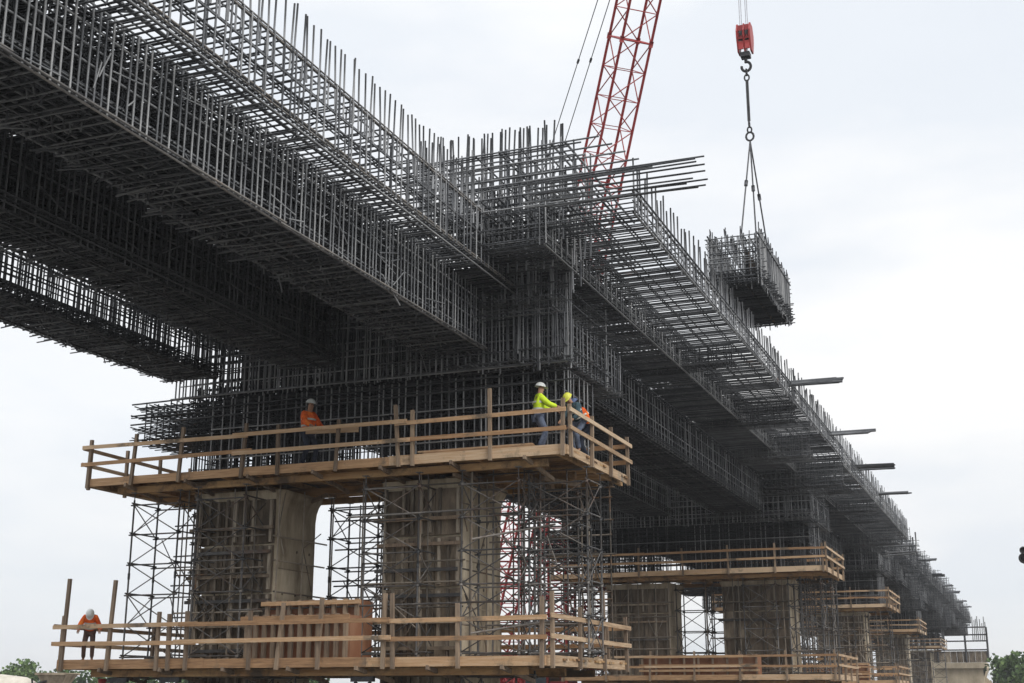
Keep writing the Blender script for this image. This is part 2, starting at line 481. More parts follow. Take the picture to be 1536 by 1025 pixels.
def deck(x0, x1, y0, y1, label, layers=((13.4, .3, .19), (13.56, .34, .2), (14.0, .4, .24), (14.45, .4, .24), (14.8, .36, .22)), sp=0.25, n_ind=90, tip=16.0, z_edge=13.4, wing=None, far=False, sparse=False):
    """deck slab mats with an outer edge mesh (x1) and starter bars; wing = list of (x0, x1, layers, z_low)"""
    t = thing("deck_cage", label, "rebar cage", (x1, y0, ZS), 0, "deck slab cages on top of the girders")
    org = t.location[:]
    def put(gg, nm, m, **k):
        o_ = gg.build(nm, m, None, org, **k)
        o_.parent = t
        o_.location = (0, 0, 0)
        return o_
    xi = wing[0][0] if wing else x1
    gg = G()
    for (z, sa, sb) in layers:
        mesh_plane(gg, 'z', z, x0, xi, y0, y1, sa, sb * (sp / 0.25), 0.021, 4, 0.05, 0.3, 0.04)
    if sparse:
        for z in (13.5, 13.75, 14.0, 14.4, 14.7):
            mesh_plane(gg, 'z', z, x0, -17.0, y0, y1, .34, .24, 0.021, 4, 0.05, 0.35)
        k = int((y1 - y0) * 40)
        xa = rng.uniform(x0, -15.2, k)
        ya = rng.uniform(y0, y1, k)
        za = rng.uniform(13.45, 14.8, k)
        gg.bars(np.stack([xa, ya, za], 1), np.stack([xa + rng.normal(0, .6, k), ya + rng.normal(0, .4, k), za + rng.normal(0, .35, k)], 1), .02, 4)
    put(gg, "slab_mat", REBARD)
    if wing:
        for (wx0, wx1, wl, zl) in wing:
            gg = G()
            for (z, sa, sb) in wl:
                mesh_plane(gg, 'z', z, wx0, wx1, y0, y1, sa, sb * (sp / 0.25), 0.022, 4, 0.05, 0.3, 0.05)
            put(gg, "cantilever_mat", REBARM)
            gg = G()
            mesh_plane(gg, 'x', wx1, y0, y1, zl, ZT, sp * (1.25 if sparse else 1.75), 0.5 if sparse else 0.3, 0.023, 4, 0.06, 0.35)
            if sparse:
                mesh_plane(gg, 'x', wx1 - .4, y0, y1, zl, ZT, 1.1, .75, 0.022, 4, 0.04, 0.3)
            gc = G()
            for dz in (-.03, .03):
                for z in (zl, ZT):
                    gc.bars([(wx1 + 0.03 - abs(dz), y0, z + dz * 2)], [(wx1 + 0.03 - abs(dz), y1, z + dz + .03)], 0.021, 6)
            put(gc, "corner_mesh", CORNER if sparse else REBAR)
            put(gg, "edge_mesh", REBAR)
    else:
        gg = G()
        mesh_plane(gg, 'x', x1, y0, y1, z_edge, ZT, sp, 0.46, 0.023, 5, 0.05, 0.16)
        mesh_plane(gg, 'x', x1 - 0.42, y0, y1, z_edge, ZT, sp, 0.46, 0.023, 4, 0.05, 0.2)
        gg.bars([(x1 + 0.03, y0, z_edge - 0.03), (x1 + 0.03, y0, ZT)], [(x1 + 0.03, y1, z_edge - 0.03), (x1 + 0.03, y1, ZT)], 0.036, 6)
        put(gg, "edge_mesh", REBAR)
    x1 = wing[-1][1] if wing else x1
    # starter bars along the outer edge
    ys = rows(y0, y1, sp * (1 if sparse else 1.5), 0.4)
    h = tip - ZT + 0.15
    sb = G().bars([(0, 0, -0.3)], [(0, 0, h)], 0.025, 6, True)
    first = None
    for k, y in enumerate(ys[:n_ind]):
        if first is None:
            first = o_ = sb.build("starter_bar", REBAR)
        else:
            o_ = first.copy()
            COL.objects.link(o_)
        o_.parent = t
        o_.location = (x1 - org[0] - 0.02, y - org[1], ZT - 0.15 - org[2] - rng.uniform(0, .22 if sparse else .4))
        o_.rotation_euler = (rng.normal(0, .018), rng.normal(0, .018), 0)
    gg = G()
    rest = ys[n_ind:]
    if len(rest):
        z = ZT - 0.2
        k = len(rest)
        gg.bars(np.stack([np.full(k, x1), rest, np.full(k, z)], 1), np.stack([x1 + rng.normal(0, .02, k), rest + rng.normal(0, .02, k), tip - rng.uniform(0, .45, k)], 1), 0.027, 4)
        put(gg, "starter_bar", REBAR, kind='stuff')
    # inner rows of upright bars over the webs
    gg = G()
    for xr in ((x1 - 2.7, x1 - 6.0) if not sparse else (x1 - 2.9,)):
        mesh_plane(gg, 'x', xr, y0, y1, z_edge + .3, ZT + .15, sp * 1.7, .9, 0.02, 4, 0.1, .35)
    put(gg, "upright_mesh", REBARM)
    return t

BOX = [(-16.44, -14.5), (-21.24, -19.47), (-25.7, -23.95)]
names = ["right-hand, nearest the open edge", "middle", "left-hand, with sky showing through its mesh"]
# near span (passes overhead, upper left of the picture)
girder(-16.44, -14.5, 10, 34.4, "large rebar girder cage of the near span, the right-hand one of three", rust=False)
girder(-21.24, -19.47, 12, 34.4, "dark rebar girder cage of the near span, the middle one of three", mat=REBARM, rust=False)  # shade deeper under the deck is put into its darker bar colour
girder(-25.7, -23.95, 14, 34.4, "rebar girder cage of the near span at far left with sky showing through", rust=False, open_=True)
deck(-23.4, -14.6, 10, 34.4, "deck slab rebar cage of the near span crossing the upper left corner",
     layers=((13.42, .4, .2), (13.6, .7, .3), (14.2, .9, .45), (14.82, .6, .36)), n_ind=99, tip=16.05, sp=.25,
     wing=[(-14.6, -13.45, ((13.4, .5, .18), (14.2, 1.1, .5), (14.84, .5, .27)), 13.4)], sparse=True)
# second span, wide cantilever on the right
W2 = [(-13.6, -11.5, ((13.75, .26, .16), (13.9, .3, .18), (14.3, .3, .22), (14.75, .3, .2)), 13.7),
      (-11.5, -8.95, ((14.3, .55, .17), (14.84, .9, .36)), 14.3)]
PY = [33.6, 72.2, 106.0, 150.0, 205.0]
for k, (a, b) in enumerate([(38.6, 72.5), (72.5, 112.0)]):
    for (bx0, bx1), nm in zip([(-16.2, -13.62), (-21.0, -18.9), (-25.5, -23.6)], ("right-hand girder cage with its long upright bars", "middle girder cage hidden between two others", "left-hand girder cage")):
        girder(bx0, bx1, a, b, "%s of the %s span" % (nm, ORD[k + 1]), sp=0.25, rust=False, far=True)
deck(-25.8, -8.95, 31.6, 72.5, "wide deck rebar cage of the second span with a see-through cantilever edge", wing=W2, n_ind=99, tip=15.95, sp=0.25)
W2B = [W2[0], (-11.5, -8.95, ((14.0, .5, .22), (14.3, .45, .24), (14.84, .6, .3)), 14.0)]
deck(-25.8, -8.95, 72.5, 112.0, "deck rebar cage of the third span, ending short with an open bracket", wing=W2B, n_ind=0, tip=15.9, sp=0.3)
W3 = [(-13.0, -10.3, ((13.9, .4, .28), (14.3, .4, .3), (14.8, .4, .3)), 13.9)]
for k, (a, b) in enumerate([(112.0, 152.0), (152.0, 207.0), (207.0, 250.0)]):
    for (bx0, bx1), nm in zip([(-15.0, -11.0), (-21.0, -18.9), (-25.5, -23.6)], ("right-hand", "middle", "left-hand")):
        girder(bx0, bx1, a, b, "%s girder cage of the distant %s span" % (nm, ORD[k + 3]), sp=0.4, rust=False, far=True)
    deck(-25.8, -10.3, a, b, "narrow deck rebar cage of the distant %s span" % ORD[k + 3], wing=W3, n_ind=0, tip=16.0 - 0.1 * k, sp=0.4,
         layers=((13.4, .4, .3), (14.0, .4, .3), (14.8, .4, .3)))

for k, y in enumerate((46.5, 57.0, 64.5, 72.0, 79.5, 87.0, 94.5, 103.0)):
    g = G()
    d_ = (0.6, .8, 1.1, 1.5, .7, 1.0, .8, 1.5)[k]
    for q in (0, .35, .7):
        mesh_plane(g, 'y', y + q, -13.2, -9.6 + .5 * (k % 2), 14.3 - d_, 14.28, .3, .22, .022, 4, .18, .35)
    mesh_plane(g, 'z', 14.3 - d_, -13.2, -9.5 + .5 * (k % 2), y, y + 1.0 + .5 * (k % 3), .4, .2, .022, 4, .15, .3)
    o = g.build("rib_cage", REBARM, None, (-11, y, 14))
    tag(o, "cross rib cage number %s from the near end, hung under the wide cantilever" % ("one", "two", "three", "four", "five", "six", "seven", "eight")[k], "rebar cage", "rib cages under the cantilever")
for k, y in enumerate((120, 128, 137, 146, 163, 176, 190, 214, 228)):
    g = G()
    for q in (0, .6, 1.2):
        mesh_plane(g, 'y', y + q, -12.2, -9.9 + rng.uniform(-.1, .4), 12.4, 15.3 + rng.uniform(0, .7), .34, .3, .03, 4, .25, .4)
    mesh_plane(g, 'z', 12.9, -12.2, -9.7, y, y + 2.5, .4, .35, .03, 4, .3, .4)
    o = g.build("rib_cage", REBARM, None, (-11, y, 14))
    tag(o, "ragged cross cage on the narrow far deck, number %s from its near end" % ("one", "two", "three", "four", "five", "six", "seven", "eight", "nine")[k], "rebar cage", "ragged cages on the far deck")

for k, y in enumerate((118, 132, 143, 160, 172, 184, 198, 220)):
    g = G()
    za = 11.2 - .5 * (k % 3)
    for q in (0, .8, 1.6, 2.4):
        mesh_plane(g, 'y', y + q, -13.2, -10.6 + .3 * (k % 2), za, 12.6, .3, .3, .03, 4, .25, .4)
    mesh_plane(g, 'x', -10.7, y, y + 3.0, za, 12.8, .5, .35, .03, 4, .25, .4)
    mesh_plane(g, 'z', za, -13.2, -10.5, y, y + 3.4, .35, .35, .03, 4, .3, .4)
    o = g.build("drop_cage", REBARM, None, (-11, y, 12))
    tag(o, "drop cage below the far deck edge, number %s counting away from the wide deck" % ("one", "two", "three", "four", "five", "six", "seven", "eight")[k], "rebar cage", "drop cages below the far deck")

# ------------------------------------------------------------------ pier heads: cage over each pier
def pier_head(k, y0, y1, xr, label, near=False):
    t = thing("pier_head_cage", label, "rebar cage", (xr, y0, 9.0), 0, "pier head cages above the piers")
    org = t.location[:]
    def put(gg, nm, m, **kk):
        o_ = gg.build(nm, m, None, org, **kk)
        o_.parent = t
        o_.location = (0, 0, 0)
        return o_
    sd = 5 if near else 4
    s = 1 if near else 1.3
    # block between soffit and deck, right part
    gg = G()
    mesh_plane(gg, 'y', y0 + 0.2, -25.6, xr, 11.1, 14.9, .2 * s, .95, 0.027, sd, 0.16, .35)
    if near:
        for yy, xa, xb, za, zb, n_ in ((y0 + .1, -14.6, xr + .3, 10.9, 15.4, 26), (y0 - .4, -14.4, -11.2, 12.8, 15.9, 24), (y0 - 1.2, -13.4, -10.6, 13.6, 16.4, 22)):
            xx = np.sort(rng.uniform(xa, xb, n_))
            gg.bars(np.stack([xx, yy + rng.normal(0, .06, n_), za + rng.uniform(-.15, .5, n_)], 1), np.stack([xx + rng.normal(0, .04, n_), yy + rng.normal(0, .06, n_), zb + rng.uniform(-.6, .6, n_)], 1), .027, 6, True)
    mesh_plane(gg, 'y', y0 + 0.6, -25.6, xr - .3, 11.1, 14.9, .24 * s, .5, 0.024, 4, 0.1, .25)
    mesh_plane(gg, 'y', y1 - 0.2, -25.6, xr, 11.1, 14.9, .24 * s, .5, 0.024, 4, 0.1, .25)
    put(gg, "front_mesh", REBAR)
    gg = G()
    for q in (.9, 1.3, 1.9, 2.5, 3.1):
        mesh_plane(gg, 'y', y0 + q, -25.4, xr - .5, 11.2, 14.2, .26 * s, .45, 0.024, 4, 0.05, .3)
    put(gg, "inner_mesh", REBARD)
    gg = G()
    mesh_plane(gg, 'x', xr, y0, y1 + 1.4, 11.1, 12.5, .36 * s, .5, 0.026, sd, 0.05, .3)
    mesh_plane(gg, 'x', xr - .02 - .45, y0, y1, 12.6, 14.9, .34 * s, .6, 0.026, sd, 0.05, .3)
    mesh_plane(gg, 'x', xr - 1.3, y0, y1, 11.1, 14.9, .25 * s, .45, 0.024, 4, 0.05, .2)
    put(gg, "side_mesh", REBAR)
    gg = G()
    for z in (11.08, 11.2, 11.5, 12.5, 12.9, 13.3):
        mesh_plane(gg, 'z', z, xr - 3.5 if z < 11.4 else xr - 6, xr, y0 - (.5 if z > 12 else 0), y1 + (1.2 if z < 11.3 else 0), .3, .26 * s, 0.023, 4, 0.32, .35)
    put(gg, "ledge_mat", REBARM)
    # cap beam cage lower down and column cages rising from the deck
    gg = G()
    mesh_plane(gg, 'y', y0 + 0.9, -27.3, xr - .8, 9.9, 11.0, .25 * s, .28, 0.022, 4, 0.25, .3)
    mesh_plane(gg, 'y', y1 - 0.9, -27.6, xr - .8, 9.9, 11.0, .25 * s, .28, 0.022, 4, 0.25, .3)
    for z in (9.85, 9.95, 10.3, 10.7, 11.0):
        mesh_plane(gg, 'z', z, -27.5, xr - .8, y0 + .8, y1 - .6, .3, .22 * s, 0.022, 4, 0.3, .3)
    for z in (10.6, 10.9, 11.3):
        gg.bars([(-27.6, y0 + .6, z - .2)], [(xr + .3, y0 + .5, z)], .03, 5)
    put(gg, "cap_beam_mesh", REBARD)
    gg = G()
    for (a, b) in ((-25.4, -20.2), (-18.4, xr - .9)):
        for yy in (y0 + 1.1, y0 + 1.9, y0 + 2.7, y1 - 1.2):
            mesh_plane(gg, 'y', yy, a, b, 8.5, 11.6, .17 * s, .33, 0.023, 4, 0.02, .3)
        for xx in np.arange(a, b + .1, .8):
            mesh_plane(gg, 'x', xx, y0 + 1.1, y1 - 1.2, 8.5, 11.6, .22 * s, .33, 0.022, 4, 0.02, .3)
    for yy in (y0 + 1.6, y1 - 1.6):
        mesh_plane(gg, 'y', yy, -25, xr - 1, 8.5, 10, .24 * s, .4, 0.02, 4, 0.02, .3)
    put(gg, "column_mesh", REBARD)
    gg = G()
    mesh_plane(gg, 'y', y0 + .75, -24.4, xr - .2, 8.5, 11.0, .27 * s, .75, 0.026, sd, 0.1, .4)
    mesh_plane(gg, 'x', xr - .25, y0 + .75, y1 - 1, 8.5, 11.0, .4 * s, .6, 0.026, sd, 0.05, .3)
    put(gg, "outer_column_mesh", REBAR)
    return t, put

t1, put1 = pier_head(0, 34.3, 38.6, -11.95, "tall pier head rebar cage above the nearest pier, bristling with upright bars", True)
# upper grid over the first pier
gg = G()
for yy in (31.7, 32.6, 34.0, 35.6, 37.2):
    mesh_plane(gg, 'y', yy, -15.8, -10.7 if yy < 33 else -11.4, 14.9, 16.6, .34, .34, 0.027, 5, 0.3, .3)
for z in (15.1, 16.55):
    mesh_plane(gg, 'z', z, -15.4, -11.0, 31.7, 38.2, .62, .7, 0.028, 5, 0.25, .25)
gg.bars([(-16, 31.6 + d, 16.6 - 0.24 * i) for i, d in enumerate((0, .1, .2, .3, .4))], [(-9.9 + 0.35 * i, 31.6 + d, 16.62 - 0.24 * i) for i, d in enumerate((0, .1, .2, .3, .4))], 0.028, 6, True)
for x in (-12.9, -11.3, -10.9):
    gg.bars([(x, 31.6, 16.62), (x, 31.6, 15.2)], [(x, 38.5, 16.6), (x, 38.5, 15.1)], .036, 6)
put1(gg, "upper_grid", REBAR)
first = None
for (yy, x0, x1, zt, n) in ((32.2, -15.6, -11.2, 17.55, 24), (33.6, -16.4, -12.2, 18.3, 22)):
    for x in np.linspace(x0, x1, n):
        x += rng.uniform(-.08, .08)
        if first is None:
            first = o_ = G().bars([(0, 0, 0)], [(0, 0, 3.6)], 0.028, 6, True).build("upright_bar", REBAR)
        else:
            o_ = first.copy()
            COL.objects.link(o_)
        o_.parent = t1
        o_.location = (x - t1.location.x, yy - t1.location.y, zt - 3.6 + rng.uniform(-.12, .08) - 9.0)
        o_.rotation_euler = (rng.normal(0, .02), rng.normal(0, .025), 0)
pier_head(1, 72.6, 78.4, -10.9, "pier head rebar cage above the second pier")
pier_head(2, 106.4, 112.6, -10.9, "pier head rebar cage above the third pier")
pier_head(3, 150.4, 158.6, -11.6, "pier head rebar cage above the fourth pier")
pier_head(4, 205.4, 214, -12.6, "pier head rebar cage above the fifth, farthest pier")

# ------------------------------------------------------------------ bars poking out of the deck edge
def bundle(name_label, y, n, x0, x1, zc, spread_y, spread_z, r=0.027, grp="bar bundles poking out of the deck edge"):
    g = G()
    for i in range(n):
        f = (i + .5) / n
        yy = y + (f - .5) * spread_y + rng.normal(0, .02)
        z = zc + (f - .5) * spread_z + rng.normal(0, .03)
        g.bars([(x0 + rng.uniform(-.5, .5), yy, z)], [(x1 - abs(rng.normal(0, .28)), yy + rng.normal(0, .06), z - rng.uniform(0, .07))], r, 6, True)
    o = g.build("bar_bundle", REBARM, None, ((x0 + x1) / 2, y, zc))
    return tag(o, name_label, "rebar bundle", grp)
bundle("large fan of loose steel bars poking out right beside the first pier head", 30.4, 14, -11.3, -6.6, 14.62, -.6, .62, .025)
bundle("flat bundle of bars sticking out of the deck edge below the hanging cage", 55.9, 22, -12, -6.6, 14.86, .8, .34, .04)
bundle("second small bar bundle past the hanging cage", 68.1, 14, -11, -6.6, 14.86, .5, .24, .045)
bundle("third small bar bundle, split in two rows, on the third span", 79.5, 10, -11, -6.7, 14.9, 2.6, .08, .05)
bundle("short bar bundle near the end of the wide deck", 91.1, 8, -11, -6.8, 14.88, 1.2, .14, .05)
bundle("first bar bundle on the narrow distant deck", 139.5, 8, -12, -8.5, 14.88, 1, .2, .07)
bundle("pair of bars side by side on the narrow distant deck", 158.9, 6, -12, -8.8, 14.9, 4.5, .1, .08)
bundle("distant bar bundle just beyond the side-by-side pair", 174.8, 3, -12, -8.75, 14.9, .8, .16, .09)
bundle("third from last of the distant bar bundles", 186.8, 3, -12, -8.65, 14.9, .8, .16, .09)
bundle("last but one of the distant bar bundles", 206.5, 3, -12, -8.75, 14.9, .8, .18, .1)
bundle("farthest bar bundle near the abutment", 219.7, 3, -12, -8.7, 14.9, .8, .18, .1)
# bracket at the end of the wide deck
g = G()
g.bars([(-12.5, 112.2, 13.5), (-12.5, 112.2, 13.0), (-8.35, 112.2, 12.95), (-8.6, 112.3, 13), (-12.5, 112.6, 12.7)],
       [(-8.3, 112.2, 13.5), (-8.3, 112.2, 13.0), (-8.35, 112.2, 14.6), (-8.6, 112.3, 14.2), (-8.5, 112.6, 12.9)], .06, 6, True)
for x in np.arange(-12.3, -8.4, .35):
    g.bars([(x, 112.2, 12.9)], [(x, 112.25, 13.6)], .035, 4)
o = g.build("end_bracket", REBAR, None, (-10.5, 112.2, 13))
tag(o, "open L-shaped bar bracket jutting from the end of the wide deck", "bracket")

# ------------------------------------------------------------------ timber work platforms
def platform(x0, x1, y0, y1, z, label, post_xs=None, near=True, right_posts=2, tall=(), tall_right=(), fas=0.24, grp="timber work platforms round the piers", hole=None):
    t = thing("work_platform", label, "work platform", ((x0 + x1) / 2, y0, z), 0, grp)
    cx, cy, cz = (x0 + x1) / 2, y0, z
    def put(gg, nm, m):
        o_ = gg.build(nm, m, None, (cx, cy, cz))
        o_.parent = t
        o_.location = (0, 0, 0)
        return o_
    # deck planks run across, in butted lengths
    gg = G()
    y = y0
    while y < y1 - .1:
        wd = min(0.27, y1 - y)
        cuts = [x0] + sorted(rng.uniform(x0 + 1.5, x1 - 1.5, 4)) + [x1]
        for a, b in zip(cuts[:-1], cuts[1:]):
            dz = rng.uniform(-.012, .012)
            ov = rng.uniform(0, .12)
            gg.box(a + .01, b - .01 + (ov if b == x1 and y > y0 + .5 and near else 0), y + .012, y + wd - .012, z - .09 + dz, z - .035 + dz)
        y += wd
    put(gg, "deck_planks", DECKW)
    # joists and bearers
    n = max(5, int((x1 - x0) / 1.15))
    for i, x in enumerate(np.linspace(x0 + .25, x1 - .25, n)):
        gg = G().box(x - .05, x + .05, y0 + .05, y1 + rng.uniform(.0, .35), z - .25, z - .10)
        put(gg, "joist", DECKW)
    for yy in (y0 + .7, y1 - .7) if not near else (y0 + .5, (y0 + y1) / 2, y1 - .8):
        gg = G().box(x0 + .9, x1 - .7, yy - .08, yy + .08, z - .46, z - .255)
        put(gg, "bearer", DECKW)
    # fascia boards
    gg = G()
    cuts = np.linspace(x0, x1, 4)
    for a, b in zip(cuts[:-1], cuts[1:]):
        gg.box(a + .004, b - .004, y0 - .05 - rng.uniform(0, .012), y0 + .0, z - fas, z + .03 + rng.uniform(-.02, .02))
    put(gg, "fascia_board", WOOD)
    for xx, s in ((x1, 1), (x0, -1)):
        gg = G().box(min(xx, xx + s * .05), max(xx, xx + s * .05), y0 + .01, y1, z - fas, z + .03)
        put(gg, "fascia_board", WOODY)
    # posts
    if post_xs is None:
        post_xs = np.linspace(x0 + .1, x1 - .05, max(4, int((x1 - x0) / 2.1)))
    def post(px, py, dy, dx, h):
        ln = rng.normal(0, .018), rng.normal(0, .018)
        gg = G().beam((px + dx, py + dy, z - .3), (px + dx + ln[0] * h * 2, py + dy + ln[1] * h, z + h), .09, .10, (1, 0, 0))
        put(gg, "post", POSTW)
    for i, px in enumerate(post_xs):
        post(px, y0, -.10, 0, 1.28 + rng.uniform(-.06, .1) + (tall[i] if i < len(tall) else 0))
    ry = np.linspace(y0 + .2, y1 - .05, right_posts + 1)
    for i, py in enumerate(ry):
        post(x1, py, 0, .10, 1.25 + rng.uniform(-.05, .1) + (tall_right[i] if i < len(tall_right) else 0))
        post(x0, py, 0, -.10, 1.25 + rng.uniform(-.05, .1))
    for px in np.linspace(x0 + .5, x1 - .5, 5):
        post(px, y1, .05, 0, 1.2)
    # rails
    for zz in (.48, 1.0):
        m = len(post_xs)
        segs = [(x0 - .15, post_xs[m // 3] + .2), (post_xs[m // 3] - .15, post_xs[2 * m // 3] + .2), (post_xs[2 * m // 3] - .1, x1 + .08)]
        for j, (a, b) in enumerate(segs):
            yy = y0 - .175 - (.042 if j == 1 else 0)
            gg = G().beam((a - rng.uniform(0, .25) * (j > 0), yy, z + zz + rng.normal(0, .022)), (b + rng.uniform(0, .2) * (j < 2), yy, z + zz + rng.normal(0, .022)), .036, .12)
            put(gg, "rail", WOOD)
        for xx, s in ((x1, 1), (x0, -1)):
            gg = G().beam((xx + s * .175, y0 - .1, z + zz + .02), (xx + s * .175, y1 + .15, z + zz - .01), .036, .12)
            put(gg, "rail", WOODY)
        gg = G().beam((x0, y1 + .12, z + zz), (x1, y1 + .12, z + zz), .04, .14)
        put(gg, "rail", WOOD)
    # diagonal struts under the front edge
    if near:
        for x in np.linspace(x0 + 1.6, x1 - 1.2, 7):
            gg = G().beam((x, y0 - .12, z - .17 - fas * .4), (x + .15, y0 + 1.9, z - .62), .08, .11)
            put(gg, "strut", POSTW)
    return t, put, post

pu, putu, postu = platform(-28.1, -11.66, 33.57, 39.4, 8.38, "upper timber platform of the nearest pier, with three or four workers on it",
    [-28.0, -26.3, -24.5, -22.2, -20.9, -18.9, -16.8, -16.35, -13.9, -11.72], tall=(0, 0, .1, .1, 0, 0, .25, .12, .5, 0), right_posts=3)
# loose planks and gear lying on the upper platform
g = G()
for i in range(7):
    g.beam((-16.2 + rng.uniform(-.3, .3), 33.85 + i * .09, 8.45 + (i % 3) * .06), (-13.0 + rng.uniform(-.3, .3), 33.9 + i * .09, 8.46 + (i % 3) * .06), .22, .05)
tag(g.build("plank_stack", WOOD, None, (-14.6, 34.1, 8.4)), "low stack of loose planks on the upper platform left of the lime jacket", "planks")

for i in range(16):
    x = rng.uniform(-24.8, -12.8)
    y = rng.uniform(34.0, 36.5)
    putu(G().beam((x, y, 8.38 - .5), (x + rng.uniform(-1, 1), y + rng.uniform(.3, 1.6), 8.38 - .58 - rng.uniform(0, .14)), .08, .12), "strut", POSTW)
pl, putl, postl = platform(-27.2, -11.66, 31.9, 38.8, 2.62, "lower timber platform of the nearest pier, across the bottom of the picture",
    [-27.0, -25.35, -23.6, -23.2, -22.6, -20.5, -19.6, -18.3, -16.3, -16.0, -14.1, -11.75], tall=(1.1, .95, 0, 0, .1, 0, .25, .3, .35, .4, 0, .2), right_posts=3, tall_right=(.3, .1, .6, .1))
platform(-26.0, -10.25, 72.2, 79.0, 8.38, "upper timber platform of the second pier", right_posts=3, near=False)
platform(-25.0, -9.8, 71.0, 78.6, 2.62, "lower timber platform of the second pier", right_posts=3, near=False)
platform(-24.0, -10.3, 105.3, 113.4, 8.38, "upper timber platform of the third pier, small and yellowish at its end", right_posts=3, near=False)
platform(-24.0, -9.9, 104.0, 113.0, 2.62, "lower timber platform of the third pier", right_posts=3, near=False)
platform(-24.0, -11.6, 149.2, 159.0, 8.38, "upper timber platform of the fourth pier", right_posts=3, near=False)
platform(-24.0, -12.9, 204.0, 216.0, 8.38, "upper timber platform of the fifth, farthest pier", right_posts=3, near=False)

# ------------------------------------------------------------------ columns
def column(x0, x1, y0, y1, h, label, form=True, near=True, side_form=False):
    t = thing("concrete_pier", label, "pier", ((x0 + x1) / 2, (y0 + y1) / 2, 0), 0, "concrete columns carrying the pier heads")
    cx, cy = (x0 + x1) / 2, (y0 + y1) / 2
    def put(gg, nm, m):
        o_ = gg.build(nm, m, None, (cx, cy, 0))
        o_.parent = t
        o_.location = (0, 0, 0)
        return o_
    b = .16
    lv = [(0, 0), (h - .8, 0), (h - .5, .03), (h - .3, .09), (h - .1, .2), (h, .22)]
    g = G()
    V, F = [], []
    for z, e in lv:
        ex, ey = e, e * .3
        X0, X1, Y0, Y1 = x0 - ex, x1 + ex, y0 - ey, y1 + ey
        V += [(X0 + b, Y0, z), (X1 - b, Y0, z), (X1, Y0 + b, z), (X1, Y1 - b, z), (X1 - b, Y1, z), (X0 + b, Y1, z), (X0, Y1 - b, z), (X0, Y0 + b, z)]
    for i in range(len(lv) - 1):
        for k in range(8):
            F.append((i * 8 + k, i * 8 + (k + 1) % 8, (i + 1) * 8 + (k + 1) % 8, (i + 1) * 8 + k))
    F.append(tuple(range(7, -1, -1)))
    F.append(tuple(range((len(lv) - 1) * 8, len(lv) * 8)))
    g.add(V, F)
    put(g, "shaft", CONC)
    # pour joints and tie holes on the bare sides
    g = G()
    for z in np.arange(1.4, h - 1.2, 1.35):
        g.box(x1 + .001, x1 + .012, y0 + .2, y1 - .2, z, z + .03)
        for yy in np.linspace(y0 + .5, y1 - .5, 3):
            g.lathe([(0.0, .016), (.045, .016), (.05, 0)], 8, (x1 + .001, yy, z + .6), 'x')
    put(g, "form_joints", FORM)
    if form:
        # formwork on the front and left faces: sheets in lifts, upright studs, horizontal walers
        lifts = np.arange(.2, h - .5, 1.5)
        g = G()
        for z in lifts:
            xs = np.linspace(x0 - .05, x1 - .04, 4)
            for a, c in zip(xs[:-1], xs[1:]):
                off = rng.uniform(0, .03)
                g.box(a + .012, c - .012, y0 - .06 - off, y0 - .003, z + .02, min(z + 1.46, h - .3))
            g.box(x0 - .06, x0 - .004, y0 + .1, y1 - .1, z + .02, min(z + 1.46, h - .3))
        fp = put(g, "form_panel", FORM)
        g = G()
        for x in np.linspace(x0 + .05, x1 - .12, 9 if near else 6):
            for z in lifts:
                if rng.random() < .93:
                    g.box(x - .04, x + .04, y0 - .19, y0 - .095, z + rng.uniform(0, .1), min(z + 1.5, h - .2) - rng.uniform(.02, .15))
        put(g, "stud_rows", STUD).parent = fp
        for z in np.arange(.7, h - .6, .75 if near else 1.0):
            g = G().box(x0 - .25 + rng.uniform(-.1, .1), x1 + .0 + rng.uniform(-.1, .12), y0 - .30, y0 - .195, z - .05, z + .05)
            put(g, "waler", (SCAF, POSTW, FORM)[rng.integers(3)]).parent = fp
    return t, put

column(-24.5, -21.75, 34.95, 37.5, 7.9, "left concrete column of the nearest pier, with dark formwork on its front")
column(-17.9, -15.35, 34.95, 38.0, 7.9, "right concrete column of the nearest pier, with a wide bare side")
column(-23.3, -19.6, 74.5, 77.5, 7.9, "left column of the second pier", near=False)
column(-16.4, -12.6, 74.5, 77.5, 7.9, "right column of the second pier, bare concrete at its right", near=False)
for x0, x1, y0, y1, lb in ((-22.4, -19.4, 107, 110.5, "left column of the third pier"), (-16, -12.4, 107, 110.5, "right column of the third pier"),
                           (-22, -19, 151.5, 156, "left column of the fourth pier"), (-16.5, -13.2, 151.5, 156, "right column of the fourth pier"),
                           (-22, -19, 207, 212, "left column of the fifth pier"), (-17.5, -14.6, 207, 212, "right column of the fifth pier")):
    column(x0, x1, y0, y1, 7.9, lb, near=False)

